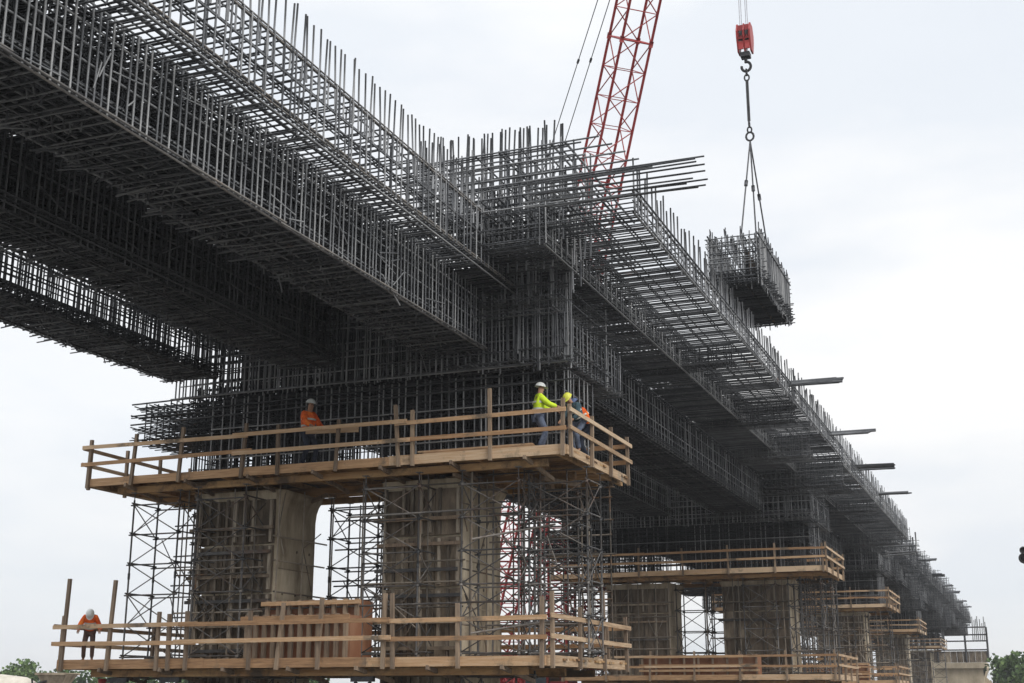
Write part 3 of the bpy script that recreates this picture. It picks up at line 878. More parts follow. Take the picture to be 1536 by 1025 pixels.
# ------------------------------------------------------------------ plywood form boxes standing on the platforms
def ply_box(x0, x1, y0, y1, z0, z1, label, n=6, wal=3):
    t = thing("plywood_form", label, "formwork box", ((x0 + x1) / 2, y0, z0), 0, "plywood formwork boxes on the platforms")
    def put(gg, nm, m):
        o_ = gg.build(nm, m, None, t.location[:])
        o_.parent = t
        o_.location = (0, 0, 0)
    g = G()
    xs = np.linspace(x0, x1, 4)
    for a, b in zip(xs[:-1], xs[1:]):
        g.box(a + .008, b - .008, y0, y0 + .05, z0, z1 + rng.uniform(-.03, .03))
    g.box(x1 - .05, x1, y0 + .06, y1, z0, z1)
    g.box(x0, x0 + .05, y0 + .06, y1, z0, z1)
    g.box(x0 + .06, x1 - .06, y1 - .05, y1, z0, z1)
    put(g, "panel", PLY)
    for x in np.linspace(x0 + .06, x1 - .06, n):
        put(G().box(x - .05, x + .05, y0 - .13, y0 - .003, z0, z1 + .04), "stud", POSTW)
    for z in (z1 - .06, (z0 + z1) / 2, z0 + .25)[:wal]:
        put(G().box(x0 - .1, x1 + .1, y0 - .19, y0 - .135, z - .06, z + .06), "waler", WOOD)
    return t
ply_box(-21.1, -18.0, 33.6, 34.4, 2.64, 4.3, "reddish plywood form box between the two nearest columns", 9, 1)
ply_box(-20.9, -17.6, 32.25, 33.0, 2.64, 3.8, "tall ribbed plywood panel box right behind the lower guardrail", 12, 1)
ply_box(-20.5, -14.0, 71.5, 72.5, 2.64, 3.7, "ribbed plywood form box on the second pier's lower platform", 9)
ply_box(-20.5, -12.0, 104.4, 105.2, 2.64, 3.9, "ribbed plywood form box on the third pier's lower platform", 8)

# ------------------------------------------------------------------ scaffold towers
def make_tower(wd, dp, h, nlift, r=.030, jack=True):
    t = thing("scaffold_tower", "x", "scaffold tower", (0, 0, 0), 0, "tube scaffold towers beside the columns")
    cs = [(0, 0), (wd, 0), (wd, dp), (0, dp)]
    for (x, y) in cs:
        g = G().bars([(x, y, 0)], [(x, y, h)], r, 8, True)
        for k in range(nlift + 1):
            z = .15 + k * (h - .3) / nlift
            g.bars([(x, y, z - .05)], [(x, y, z + .05)], r * 1.9, 8, True)
        g.bars([(x, y, h * .5)], [(x, y, h * .5 + .2)], r * 1.35, 8, True)
        lg = g.build("leg", SCAF, t)
        if jack:
            g = G().bars([(x, y, h)], [(x, y, h + .22)], r * .6, 6)
            g.box(x - .09, x + .09, y - .09, y + .09, h + .22, h + .24)
            g.build("head_jack", SCAF, lg)
    for k in range(nlift + 1):
        z = .15 + k * (h - .3) / nlift
        for i in range(4):
            a, b = cs[i], cs[(i + 1) % 4]
            e = .12
            dx, dy = (b[0] - a[0]), (b[1] - a[1])
            L_ = math.hypot(dx, dy)
            ux, uy = dx / L_ * e, dy / L_ * e
            zz = z + (.04 if i % 2 else -.02)
            g = G().bars([(a[0] - ux, a[1] - uy, zz)], [(b[0] + ux, b[1] + uy, zz)], r * .8, 6, True)
            g.build("ledger", SCAF, t)
    for k in range(nlift):
        z = .15 + k * (h - .3) / nlift
        z2 = .15 + (k + 1) * (h - .3) / nlift
        for i in range(4):
            a, b = cs[i], cs[(i + 1) % 4]
            if (i == 0) or (k % 2 == 0 and i in (1,)) or (k % 3 == 1 and i == 3):
                g = G().bars([(a[0], a[1] - .03, z)], [(b[0], b[1] - .03, z2)], r * .62, 6)
                g.bars([(b[0], b[1] + .03, z)], [(a[0], a[1] + .03, z2)], r * .62, 6)
                g.build("brace", SCAF, t)
    return t
protoA = make_tower(1.75, 1.25, 5.05, 5)
def place(proto, used, x, y, z, label, rz=0):
    o = proto if not used else copy_tree(proto)
    o.location = (x, y, z)
    o.rotation_euler = (0, 0, rz)
    o['label'] = label
    return o
spots = [(-26.5, 34.0, "scaffold tower at far left under the upper platform, standing clear against the sky"),
         (-26.3, 37.0, "rear scaffold tower behind the one at far left"),
         (-21.2, 37.4, "scaffold tower behind the gap between the two nearest columns, left half"),
         (-23.9, 33.75, "scaffold tower in front of the left nearest column"),
         (-19.4, 37.9, "scaffold tower in the gap touching the right column's left side"),
         (-18.0, 33.75, "scaffold tower in front of the right nearest column's formwork"),
         (-14.95, 33.9, "scaffold tower hard against the bare side of the right nearest column"),
         (-13.15, 34.6, "scaffold tower at the front right end of the nearest pier"),
         (-14.2, 36.9, "rear right scaffold tower with red lattice steel showing through"),
         ]
for i, (x, y, lb) in enumerate(spots):
    place(protoA, i > 0, x, y, 2.64, lb)
protoB = make_tower(1.6, 1.4, 2.3, 2, jack=False)
for i, (x, y, lb) in enumerate([(-26.0, 33.2, "short scaffold base below the lower platform at far left"), (-21.4, 33.2, "short scaffold base below the lower platform between the columns"), (-14.6, 33.2, "short scaffold base below the lower platform at right")]):
    place(protoB, i > 0, x, y, 0, lb)
# steel frames linking towers: long horizontal tubes
for i, (z, y) in enumerate(((4.1, 33.6), (6.7, 33.62))):
    g = G()
    g.bars([(-22.5 if i == 0 else -18.5, y, z)], [(-13.2, y, z + .05)], .03, 8, True)
    g.bars([(-14.5, y, z - .8)], [(-12.0, y, z - .5)], .03, 8, True)
    tag(g.build("scaffold_tube", SCAF, None, (-17, y, z)), ("long horizontal scaffold tube across the right column low down", "high horizontal scaffold tube across the right column")[i], "scaffold tube")
def tube_grid(name_label, axis, c, a0, a1, z0, z1, sa=.55, sz=.85, r=.026):
    g = G()
    mesh_plane(g, axis, c, a0, a1, z0, z1, sa, sz, r, 6, .18, .45)
    k = int((a1 - a0) * 1.6)
    a = rng.uniform(a0, a1 - .6, k)
    z = rng.uniform(z0, z1 - 1.2, k)
    b = a + rng.choice([-1, 1], k) * rng.uniform(.3, 1.1, k)
    z2 = z + rng.uniform(.5, 1.6, k)
    cc = np.full(k, c - .06)
    if axis == 'y':
        g.bars(np.stack([a, cc, z], 1), np.stack([b, cc, z2], 1), .02, 6)
    else:
        g.bars(np.stack([cc, a, z], 1), np.stack([cc, b, z2], 1), .02, 6)
    o = g.build("tube_screen", SCAFT if "front of" in name_label or "bare side" in name_label or "before" in name_label else SCAF, None, (0, 0, 0))
    tag(o, name_label, "scaffold screen", "tube screens tied to the piers")
tube_grid("tube screen standing across the front of the left nearest column", 'y', 34.5, -25.0, -21.9, 2.7, 7.9, .9, 1.15)
tube_grid("tube screen standing across the front of the right nearest column", 'y', 34.48, -18.3, -15.2, 2.7, 7.9, .8, 1.1)
tube_grid("tube screen along the bare side of the right nearest column", 'x', -15.05, 34.3, 38.3, 2.7, 7.9, 1.2, 1.3)
tube_grid("tube screen along the bare side of the left nearest column", 'x', -21.5, 34.6, 37.6, 4.6, 7.9, 1.2, 1.3)
tube_grid("tube screen filling the bay between the two nearest columns", 'y', 38.6, -21.6, -17.8, 2.7, 7.8, .75, .7)
tube_grid("tube screen at the back right of the nearest pier in front of the red mast", 'y', 38.4, -15.0, -11.9, 2.7, 8.0, .5, .55)
tube_grid("tube screen at the front right of the nearest pier", 'y', 35.3, -14.6, -11.9, 2.7, 8.0, .8, .8)
tube_grid("tube screen left of the left nearest column", 'y', 37.0, -27.0, -24.7, 2.7, 8.0, .6, .8)
tube_grid("tube screen before the second pier's left column", 'y', 74.1, -23.8, -19.3, 2.7, 8.0, .9, 1.0, .03)
tube_grid("tube screen before the second pier's right column", 'y', 74.1, -17, -12.4, 2.7, 8.0, .9, 1.0, .03)
tube_grid("tube screen at the right end of the second pier", 'x', -12.0, 74.0, 79.0, 2.7, 8.0, .9, .7, .032)
tube_grid("tube screen right of the second pier's right column", 'y', 77.8, -12.6, -10.4, 2.7, 8.0, .35, .7, .032)
tube_grid("tube screen left of the second pier's left column", 'y', 75.6, -26.5, -23.6, 2.7, 8.0, .4, .6, .032)
tube_grid("tube screen before the third pier's columns", 'y', 106.2, -17, -10.8, 2.7, 8.0, .5, .7, .035)
tube_grid("tube screen before the fourth pier's columns", 'y', 150.9, -18, -12.0, 2.7, 8.0, .6, .8, .04)
protoC = make_tower(1.8, 1.8, 5.05, 4, .035)
spots = [(-25.2, 73.2, "left scaffold tower of the second pier"), (-19.3, 75.0, "scaffold tower in the second pier's gap, left"), (-17.9, 76.2, "scaffold tower in the second pier's gap, right"),
         (-14.9, 72.9, "scaffold tower in front of the second pier's right column"), (-12.45, 73.2, "right front scaffold tower of the second pier"), (-12.4, 76.6, "right rear scaffold tower of the second pier")]
for i, (x, y, lb) in enumerate(spots):
    place(protoC, i > 0, x, y, 2.64, lb)
for (x, y, lb) in [(-19.0, 107.5, "scaffold tower in the third pier's gap"), (-12.2, 106.4, "right scaffold tower of the third pier"), (-14.8, 105.6, "scaffold tower in front of the third pier's right column"),
                   (-13.1, 150.6, "right scaffold tower of the fourth pier"), (-15.8, 149.9, "scaffold tower before the fourth pier's right column"), (-14.4, 205.6, "scaffold tower of the fifth pier")]:
    place(protoC, True, x, y, 2.64, lb)
# steel props with forked heads below the lower platform
proto = None
for i, (x, lb) in enumerate([(-25.35, "forked steel prop under the lower platform's left end"), (-23.5, "forked steel prop second from the left end"), (-17.2, "forked steel prop under the right column's bay")]):
    if proto is None:
        proto = thing("steel_prop", lb, "prop", (x, 32.4, 0), 0, "forked props under the lower platform")
        G().bars([(0, 0, 0)], [(0, 0, 1.75)], .05, 8, True).build("tube", IRON, proto)
        G().bars([(0, 0, 1.72), (0, 0, 1.72)], [(-.24, 0, 2.0), (.24, 0, 2.0)], .045, 8, True).box(-.35, .35, -.06, .06, 2.0, 2.14).build("fork_head", IRON, proto)
    else:
        o = copy_tree(proto)
        o.location = (x, 32.4, 0)
        o['label'] = lb
t = thing("red_prop", "rusty red painted post standing under the lower platform's left end", "prop", (-26.4, 33.0, 0))
G().lathe([(.001, 0), (.16, 0), (.16, .03), (.10, .05), (.10, 2.0), (.13, 2.02), (.13, 2.12), (.001, 2.12)], 14).build("tube", RED, t)
G().lathe([(.105, 1.1), (.125, 1.12), (.125, 1.18), (.105, 1.2)], 14).build("collar", IRON, t)

# ------------------------------------------------------------------ abutment at the far end
t = thing("bridge_abutment", "pale concrete abutment at the far right end of the bridge", "abutment", (-12, 228, 0))
def pa(gg, nm, m):
    o_ = gg.build(nm, m, None, (-12, 228, 0))
    o_.parent = t
    o_.location = (0, 0, 0)
pa(G().box(-19, -8.2, 229, 240, 0, 5.6), "wall", CONCP)
pa(G().box(-19.4, -7.6, 228.4, 240.6, 5.61, 6.5), "cap", CONCP)
g = G()
g.add([(-8.2, 229, 4.2), (-7.6, 228.4, 5.6), (-7.6, 240, 5.6), (-8.2, 240, 4.2)], [(0, 1, 2, 3)])
g.add([(-8.19, 231, 0), (-4.0, 231, 0), (-8.19, 231, 4.5), (-8.19, 231.6, 0), (-4.0, 231.6, 0), (-8.19, 231.6, 4.5)], [(0, 1, 2), (5, 4, 3), (1, 4, 5, 2), (0, 3, 4, 1)])
pa(g, "wing_wall", CONCP)
g = G()
for x in np.linspace(-19.2, -7.8, 13):
    g.box(x - .46, x + .46, 228.6, 228.75, 6.52, 8.3)
pa(g, "upper_form", FORM)
g = G()
for x in (-15, -10.6, -7.2):
    g.bars([(x, 228.5, 6.5)], [(x - .0, 228.5, 12.1)], .16, 6, True)
for z in (8.5, 9.9, 10.9, 12.1):
    g.bars([(-15, 228.4, z)], [(-7.2, 228.4, z)], .11, 6, True)
pa(g, "guard_frame", IRON)
g = G()
for x in np.arange(-9.4, -7.3, .3):
    g.bars([(x, 230, 10)], [(x + rng.normal(0, .1), 230, 12.8 + rng.uniform(0, 1.2))], .08, 5)
pa(g, "starter_bar", REBAR)
g = G()
V, F = [], []
n, m_ = 28, 9
for j in range(m_):
    for k in range(n):
        a = 2 * math.pi * k / n
        r_ = 11 * (1 - j / (m_ - 1)) + .01
        V.append((-1.5 + r_ * math.cos(a) * (1 + rng.normal(0, .03)), 232 + r_ * math.sin(a), 4.2 * (j / (m_ - 1)) ** .9 + rng.normal(0, .08) * (j < m_ - 1)))
for j in range(m_ - 1):
    for k in range(n):
        F.append((j * n + k, j * n + (k + 1) % n, (j + 1) * n + (k + 1) % n, (j + 1) * n + k))
g.add(V, F, True)
o = g.build("sand_heap", CONCP, None, (-1.5, 232, 0))
tag(o, "heap of pale sand beside the far abutment", "sand heap")

# ------------------------------------------------------------------ crane
def lattice(g, A, B, wa, wb, da, db, n, rc, rl, udir):
    A, B = np.array(A, float), np.array(B, float)
    d = (B - A) / np.linalg.norm(B - A)
    u = np.array(udir, float)
    u -= d * u.dot(d)
    u /= np.linalg.norm(u)
    v = np.cross(d, u)
    def c(t, i):
        wv, dv = wa + (wb - wa) * t, da + (db - da) * t
        s = [(-1, -1), (1, -1), (1, 1), (-1, 1)][i]
        return A + (B - A) * t + u * s[0] * wv / 2 + v * s[1] * dv / 2
    ch = [[c(k / n, i) for k in range(n + 1)] for i in range(4)]
    for i in range(4):
        j = (i + 1) % 4
        for k in range(n):
            p, q = (ch[i][k], ch[j][k + 1]) if k % 2 else (ch[j][k], ch[i][k + 1])
            g.bars([p], [q], rl, 6)
            if k % 5 == 0:
                g.bars([ch[i][k]], [ch[j][k]], rl * 1.7, 6)
                g.bars([ch[i][k] - d * .16], [ch[i][k] + d * .16], rc * 2.0, 8, True)
            else:
                g.bars([ch[i][k]], [ch[j][k]], rl * .8, 6)
    return ch
foot = (-30.9, 75.0, 2.3)
tipc = (-8.3, 50.0, 54.5)
t = thing("lattice_crane", "red lattice boom crane rising behind the bridge, its boom leaning right", "crane", (-30.9, 76, 0))
def pc(gg, nm, m, par=None):
    o_ = gg.build(nm, m, None, (-30.9, 76, 0))
    o_.parent = t
    o_.location = (0, 0, 0)
    return o_
BD = Vector((tipc[0] - foot[0], tipc[1] - foot[1], 0)).normalized()
side = (-BD.y, BD.x, 0)
g = G()
ch = lattice(g, foot, tipc, 1.95, 1.6, 1.75, 1.45, 40, .06, .032, (1, 1.05, 0))
boom = pc(g, "boom", RED)
for c_ in ch:
    pc(G().bars([c_[0]], [c_[-1]], .075, 8, True), "chord", RED).parent = boom
gan = (-31.9, 80.5, 28.6)
g = G()
lattice(g, (-30.6, 77.0, 2.3), gan, 1.5, 1.0, 1.2, .8, 22, .06, .034, (1, .35, 0))
pc(g, "back_mast", RED)
for s_ in (-.55, .35):
    g = G()
    a = np.array(gan) + np.array([s_, s_ * .3, 0])
    b = np.array(tipc) + np.array([s_ * .6 + .7, 0, 0])
    g.bars([a], [b], .028, 6)
    for f in (.25, .4, .52, .6, .7, .8):
        p = a + (b - a) * f
        q = a + (b - a) * (f + .006)
        g.bars([p], [q], .075, 6, True)
    pc(g, "pendant_line", CABLE)
pc(G().box(-34, -28.6, 74.5, 82.5, 1.3, 2.1).box(-33.6, -31.9, 77, 82.2, 2.11, 4.2).box(-30.6, -29.2, 77, 81.5, 2.11, 3.9), "machinery_house", RED)
pc(G().box(-34, -28.6, 82.51, 84.2, 1.2, 3.8), "counterweight", IRON)
pc(G().box(-28.4, -26.9, 73.8, 76.0, 1.5, 3.9), "cab", RED)
pc(G().box(-28.3, -27.0, 73.74, 73.79, 2.2, 3.7).box(-26.895, -26.86, 74.0, 75.8, 2.3, 3.7), "cab_window", GLASS)
for x in (-34.8, -28.3):
    g = G()
    prof = [(math.cos(a) * (.6), math.sin(a) * .6) for a in np.linspace(math.pi / 2, 3 * math.pi / 2, 9)]
    pts = [(73.5 + p[0], .62 + p[1]) for p in prof] + [(83 - p[0], .62 - p[1]) for p in prof]
    n = len(pts)
    g.add([(x, y, z) for y, z in pts] + [(x + 1.0, y, z) for y, z in pts], [tuple(range(n))[::-1], tuple(range(n, 2 * n))] + [(k, (k + 1) % n, (k + 1) % n + n, k + n) for k in range(n)])
    pc(g, "track", IRON)

# second red lattice mast seen through the scaffolding
t = thing("lattice_mast", "upright red lattice mast seen through the scaffolding right of the nearest pier", "mast", (-26.2, 75, 0))
g = G()
lattice(g, (-26.7, 75, .3), (-26.7, 75, 12.4), 1.7, 1.7, 1.7, 1.7, 12, .09, .05, (1, .1, 0))
g.build("lacing", RED, None, (-26.2, 75, 0)).parent = t
g = G()
lattice(g, (-24.9, 76.5, .3), (-24.9, 76.5, 9.6), 1.2, 1.2, 1.2, 1.2, 10, .08, .05, (1, .1, 0))
g.build("ladder_frame", RED, None, (-26.2, 75, 0)).parent = t
g = G()
for (x, y, z) in ((-26.7, 75, 12.4),):
    for sx in (-.85, .85):
        for sy in (-.85, .85):
            g.bars([(x + sx, y + sy, .3)], [(x + sx, y + sy, z)], .09, 8, True)
g.build("chord", RED, None, (-26.2, 75, 0)).parent = t
g = G().box(-28, -23.6, 73.6, 77.6, .0, .3)
g.build("base_plate", IRON, None, (-26.2, 75, 0)).parent = t
for ch_ in t.children:
    ch_.location = (0, 0, 0)

# ------------------------------------------------------------------ hook block and hanging cage
HX, HY = -9.05, 50.0
t = thing("hook_block", "red sheave block with a hook, hanging on four thin ropes", "hook block", (HX, HY, 28.1))
def ph(gg, nm, m):
    o_ = gg.build(nm, m, None, (HX, HY, 28.1))
    o_.parent = t
    o_.location = (0, 0, 0)
def cheek(x0, x1):
    pts = [(-.22, 29.35), (.22, 29.35), (.42, 28.95), (.40, 28.65), (.20, 28.05), (-.20, 28.05), (-.40, 28.65), (-.42, 28.95)]
    n = len(pts)
    return [(x0, HY + p[0], p[1]) for p in pts] + [(x1, HY + p[0], p[1]) for p in pts], [tuple(range(n)), tuple(range(n, 2 * n))[::-1]] + [(k, k + n, (k + 1) % n + n, (k + 1) % n) for k in range(n)]
for xo in (-.30, -.02, .24):
    ph(G().add(*cheek(HX + xo, HX + xo + .07)), "cheek_plate", RED)
for z0_, z1_ in ((28.12, 28.5), (28.6, 28.9), (28.98, 29.25)):
    ph(G().box(HX - .228, HX - .022, HY - .30, HY - .25, z0_, z1_).box(HX + .052, HX + .238, HY - .30, HY - .25, z0_, z1_), "cover_plate", RED)
for xo in (-.16, .08):
    ph(G().lathe([(.05, 0), (.30, 0), (.36, .0), (.31, .04), (.31, .07), (.36, .11), (.05, .11)], 22, (HX + xo, HY, 28.85), 'x'), "sheave", IRON)
ph(G().box(HX - .2, HX + .2, HY - .19, HY + .19, 27.84, 28.04).bars([(HX, HY, 27.6)], [(HX, HY, 27.85)], .07, 10, True), "swivel", IRON)
hk = [(HX + .26 * math.sin(a) * .75, HY, 27.42 - .22 * math.cos(a) * -1) for a in np.linspace(0, 1.55 * math.pi, 16)]
ph(G().tube(hk, .06, 8), "hook", IRON)
ropes = G()
for dx, dy in ((-.14, -.2), (-.14, .2), (.12, -.2), (.12, .2)):
    ropes.bars([(HX + dx, HY + dy, 29.0)], [(HX + dx + .06, HY + dy * .7, 54.0)], .017, 6)
ph(ropes, "hoist_rope", CABLEP)
t = thing("lifting_sling", "steel lifting chain and three-leg wire sling between the hook and the hanging cage", "sling", (HX, HY, 24.3))
def ps(gg, nm, m):
    o_ = gg.build(nm, m, None, (HX, HY, 24.3))
    o_.parent = t
    o_.location = (0, 0, 0)
def ring(g, c, r, rr, ax='x', sx=1.5):
    pts = []
    for a in np.linspace(0, 2 * math.pi, 13):
        pts.append((c[0] + (r * math.cos(a) if ax == 'x' else 0), c[1] + (r * math.cos(a) if ax != 'x' else 0), c[2] + r * sx * math.sin(a)))
    g.tube(pts, rr, 6)
g = G()
for i, z in enumerate((27.15, 26.9)):
    ring(g, (HX, HY, z), .1, .035, 'x' if i % 2 else 'y')
g.bars([(HX - .03, HY, 24.9), (HX + .03, HY, 24.9)], [(HX - .03, HY, 26.8), (HX + .03, HY, 26.8)], .035, 8)
for i, z in enumerate((24.75, 24.5)):
    ring(g, (HX, HY, z), .09, .035, 'x' if i % 2 else 'y')
ring(g, (HX, HY, 24.2), .16, .045, 'x', 1.2)
ps(g, "chain", IRON)
CG = (-10.55, -8.6, 48.3, 55.0, 17.35, 19.2)     # hanging cage: x0 x1 y0 y1 z0 z1
for (x, y) in ((-9.35, 48.5), (-9.0, 50.0), (-8.9, 52.4)):
    a, b = Vector((HX, HY, 24.0)), Vector((x, y, 19.2))
    g = G().bars([a], [b], .032, 6)
    p = a.lerp(b, .42)
    q = a.lerp(b, .47)
    g.bars([p], [q], .075, 8, True)
    ps(g, "sling_leg", CABLE)
t = thing("hanging_cage", "small rebar cage hanging in the air from the crane's wire slings", "rebar cage", (-10, 51, 17.9))
def pg(gg, nm, m):
    o_ = gg.build(nm, m, None, (-10, 51, 17.9))
    o_.parent = t
    o_.location = (0, 0, 0)
x0, x1, y0, y1, z0, z1 = CG
for xx in (x0, x1):
    g = G()
    mesh_plane(g, 'x', xx, y0, y1, z0, z1, .2, .27, .024, 5, .28, .25)
    mesh_plane(g, 'x', xx - .12, y0, y1, z0, z1, .23, .3, .022, 4, .2, .25)
    pg(g, "side_mesh", REBAR)
g = G()
mesh_plane(g, 'x', (x0 + x1) / 2 + .3, y0 + .5, y1, z0, z1 - .4, .2, .27, .024, 5, .1, .25)
mesh_plane(g, 'x', (x0 + x1) / 2 + .35, y0 + .5, y1, z0, z1 - .4, .2, .27, .024, 5, .1, .25)
pg(g, "centre_mesh", RUSTY)
for yy in (y0, y0 + .3, y1 - .3, y1):
    g = G()
    mesh_plane(g, 'y', yy, x0, x1, z0, z1, .22, .25, .024, 5, .26, .25)
    pg(g, "end_mesh", REBAR)
g = G()
for z in (z0, z0 + .1, z0 + .22, z0 + .4):
    mesh_plane(g, 'z', z, x0, x1, y0, y1, .17, .17, .024, 4, .26, .25)
pg(g, "bottom_mat", REBARD)
g = G()
mesh_plane(g, 'z', z1 - .1, x0, x1, y0, y1, .55, .5, .026, 5, .25, .25)
g.bars([(x0, y0 - .5, z1), (x1, y0 - .1, z1), (x1 - .4, y0, z1 - .02)], [(x0, y1, z1), (x1, y1 + .2, z1), (x1 - .4, y1, z1 - .02)], .034, 6)
for xx in (x0, x1, x0 + .6, x0 + 1.2):
    yy = rows(y0, y1, .24, .4)
    k = len(yy)
    g.bars(np.stack([np.full(k, xx), yy, np.full(k, z1 - .3)], 1), np.stack([xx + rng.normal(0, .03, k), yy + rng.normal(0, .03, k), z1 + rng.uniform(.3, .55, k)], 1), .022, 5, True)
pg(g, "top_mat", REBAR)
# ------------------------------------------------------------------ people
def skin(name, nodes, edges, mat, parent=None, sub=1):
    """one continuous surface grown on a skeleton: nodes {key: (pos, radius or (rx, ry))}; the first node is the root"""
    keys = list(nodes)
    me = bpy.data.meshes.new(name)
    me.from_pydata([nodes[k][0] for k in keys], [(keys.index(a), keys.index(b)) for a, b in edges], [])
    ob = bpy.data.objects.new(name, me)
    COL.objects.link(ob)
    md = ob.modifiers.new("s", 'SKIN')
    md.use_smooth_shade = True
    for k, kk in enumerate(keys):
        r_ = nodes[kk][1]
        sv = me.skin_vertices[0].data[k]
        sv.radius = r_ if isinstance(r_, tuple) else (r_, r_)
        sv.use_root = (k == 0)
    ss = ob.modifiers.new("u", 'SUBSURF')
    ss.levels = ss.render_levels = sub
    dg = bpy.context.evaluated_depsgraph_get()
    m2 = bpy.data.meshes.new_from_object(ob.evaluated_get(dg))
    m2.materials.clear()
    m2.materials.append(mat)
    bpy.data.objects.remove(ob)
    bpy.data.meshes.remove(me)
    o_ = bpy.data.objects.new(name, m2)
    COL.objects.link(o_)
    if parent:
        o_.parent = parent
    return o_

def person(loc, rz, label, top, legs, hat, lean=0.2, hands=((.3, .35, 1.0), (-.3, .35, 1.0)), crouch=0.0, head_pitch=0.3, stance=.13, sc=1.0):
    """faces local +Y; lean in radians forward; hands are wrist targets in local space"""
    t = thing("person", label, "person", loc, rz, "workers on the platforms")
    hz = .93 - crouch * .42
    pel = Vector((0, -.05 - crouch * .12 - math.sin(lean) * .1, hz))
    d = Vector((0, math.sin(lean), math.cos(lean)))
    side_ = Vector((1, 0, 0))
    waist = pel + d * .16
    chest = pel + d * .38
    neck = pel + d * .54
    hd = Vector((0, math.sin(lean + head_pitch), math.cos(lean + head_pitch)))
    face = Vector((0, math.cos(lean + head_pitch), -math.sin(lean + head_pitch)))
    hb = neck + hd * .09
    hm = neck + hd * .19
    ht = neck + hd * .27
    n = {'pel': (pel, (.135, .105)), 'waist': (waist, (.125, .10)), 'chest': (chest, (.155, .115)), 'neck': (neck, .058),
         'hb': (hb + face * .02, (.065, .075)), 'hm': (hm + face * .01, (.078, .095)), 'ht': (ht, (.06, .075)), 'nose': (hm + face * .112 - hd * .03, .014)}
    e = [('pel', 'waist'), ('waist', 'chest'), ('chest', 'neck'), ('neck', 'hb'), ('hb', 'hm'), ('hm', 'ht'), ('hm', 'nose')]
    J = {}
    for s, k, hand in ((1, 'r', hands[0]), (-1, 'l', hands[1])):
        sh = chest + d * .10 + side_ * s * .17
        wr = Vector(hand)
        v = wr - sh
        L_ = min(v.length, .52)
        wr = sh + v.normalized() * L_
        mid = (sh + wr) / 2
        bend = math.sqrt(max(0.0, .28 ** 2 - (L_ / 2) ** 2))
        el = mid + (Vector((s * .5, -.35, -.8)).normalized()) * bend
        f = (wr - el).normalized()
        palm = wr + f * .07
        n.update({'sh' + k: (sh, .062), 'el' + k: (el, .045), 'wr' + k: (wr, .030), 'pa' + k: (palm, (.038, .022))})
        e += [('chest', 'sh' + k), ('sh' + k, 'el' + k), ('el' + k, 'wr' + k), ('wr' + k, 'pa' + k)]
        J[k] = (sh, el, wr, f, palm)
        hip = pel + side_ * s * .09 + Vector((0, 0, -.04))
        an = Vector((s * stance, -.08 if s > 0 else .06, .09))
        v = an - hip
        mid = (hip + an) / 2
        bend = math.sqrt(max(0.0, .44 ** 2 - (v.length / 2) ** 2))
        kn = mid + Vector((s * .1, 1, .15)).normalized() * bend
        toe = an + Vector((s * .03, .15, -.055))
        n.update({'hi' + k: (hip, .085), 'kn' + k: (kn, .058), 'an' + k: (an, .042), 'to' + k: (toe, (.042, .03))})
        e += [('pel', 'hi' + k), ('hi' + k, 'kn' + k), ('kn' + k, 'an' + k), ('an' + k, 'to' + k)]
        J['leg' + k] = (hip, kn, an, toe)
        # five fingers, unequal and bent, rooted in the palm
        sx = f.cross(Vector((0, 0, 1)))
        sx = sx.normalized() if sx.length > .1 else Vector((1, 0, 0))
        up = sx.cross(f)
        for i, (off, ln) in enumerate(((-.03, .075), (-.01, .088), (.01, .082), (.03, .062))):
            b0 = palm + sx * off + f * .03
            b1 = b0 + f * ln * .55 - up * .008
            b2 = b1 + f * ln * .3 - up * ln * .4
            n.update({'f%d0%s' % (i, k): (b0, .010), 'f%d1%s' % (i, k): (b1, .009), 'f%d2%s' % (i, k): (b2, .007)})
            e += [('pa' + k, 'f%d0%s' % (i, k)), ('f%d0%s' % (i, k), 'f%d1%s' % (i, k)), ('f%d1%s' % (i, k), 'f%d2%s' % (i, k))]
        th0 = wr + f * .04 + sx * (-s) * .04
        th1 = th0 + f * .045 + sx * (-s) * .02 - up * .01
        n.update({'t0' + k: (th0, .012), 't1' + k: (th1, .009)})
        e += [('wr' + k, 't0' + k), ('t0' + k, 't1' + k)]
    skin("body", n, e, SKIN, t)
    # jacket
    jn = {'chest': (chest, (.20, .16)), 'waist': (waist, (.185, .155)), 'hem': (pel + d * .01, (.19, .16)), 'col': (neck - d * .02, .075)}
    je = [('chest', 'waist'), ('waist', 'hem'), ('chest', 'col')]
    for k in 'rl':
        sh, el, wr, f, palm = J[k]
        jn.update({'s' + k: (sh, .098), 'e' + k: (el, .08), 'w' + k: (wr - f * .03, .058)})
        je += [('chest', 's' + k), ('s' + k, 'e' + k), ('e' + k, 'w' + k)]
    jk = skin("jacket", jn, je, top, t)
    g = G()
    for c_, rr in ((waist, .196), (chest - d * .04, .206)):
        ang = np.linspace(0, 2 * math.pi, 25)
        V, F = [], []
        fw_ = Vector((0, math.cos(lean), -math.sin(lean)))
        for dz in (-.025, .025):
            for a in ang[:-1]:
                V.append(tuple(c_ + side_ * math.cos(a) * rr * 1.0 + fw_ * math.sin(a) * rr * .84 + d * dz))
        for k in range(24):
            F.append((k, (k + 1) % 24, (k + 1) % 24 + 24, k + 24))
        g.add(V, F, True)
    g.build("reflective_band", REFL, jk)
    tn = {'pel': (pel + d * .02, (.15, .125))}
    te = []
    for k in 'rl':
        hip, kn, an, toe = J['leg' + k]
        tn.update({'h' + k: (hip, .103), 'k' + k: (kn, .078), 'a' + k: (an + Vector((0, 0, .02)), .066)})
        te += [('pel', 'h' + k), ('h' + k, 'k' + k), ('k' + k, 'a' + k)]
    skin("trousers", tn, te, legs, t)
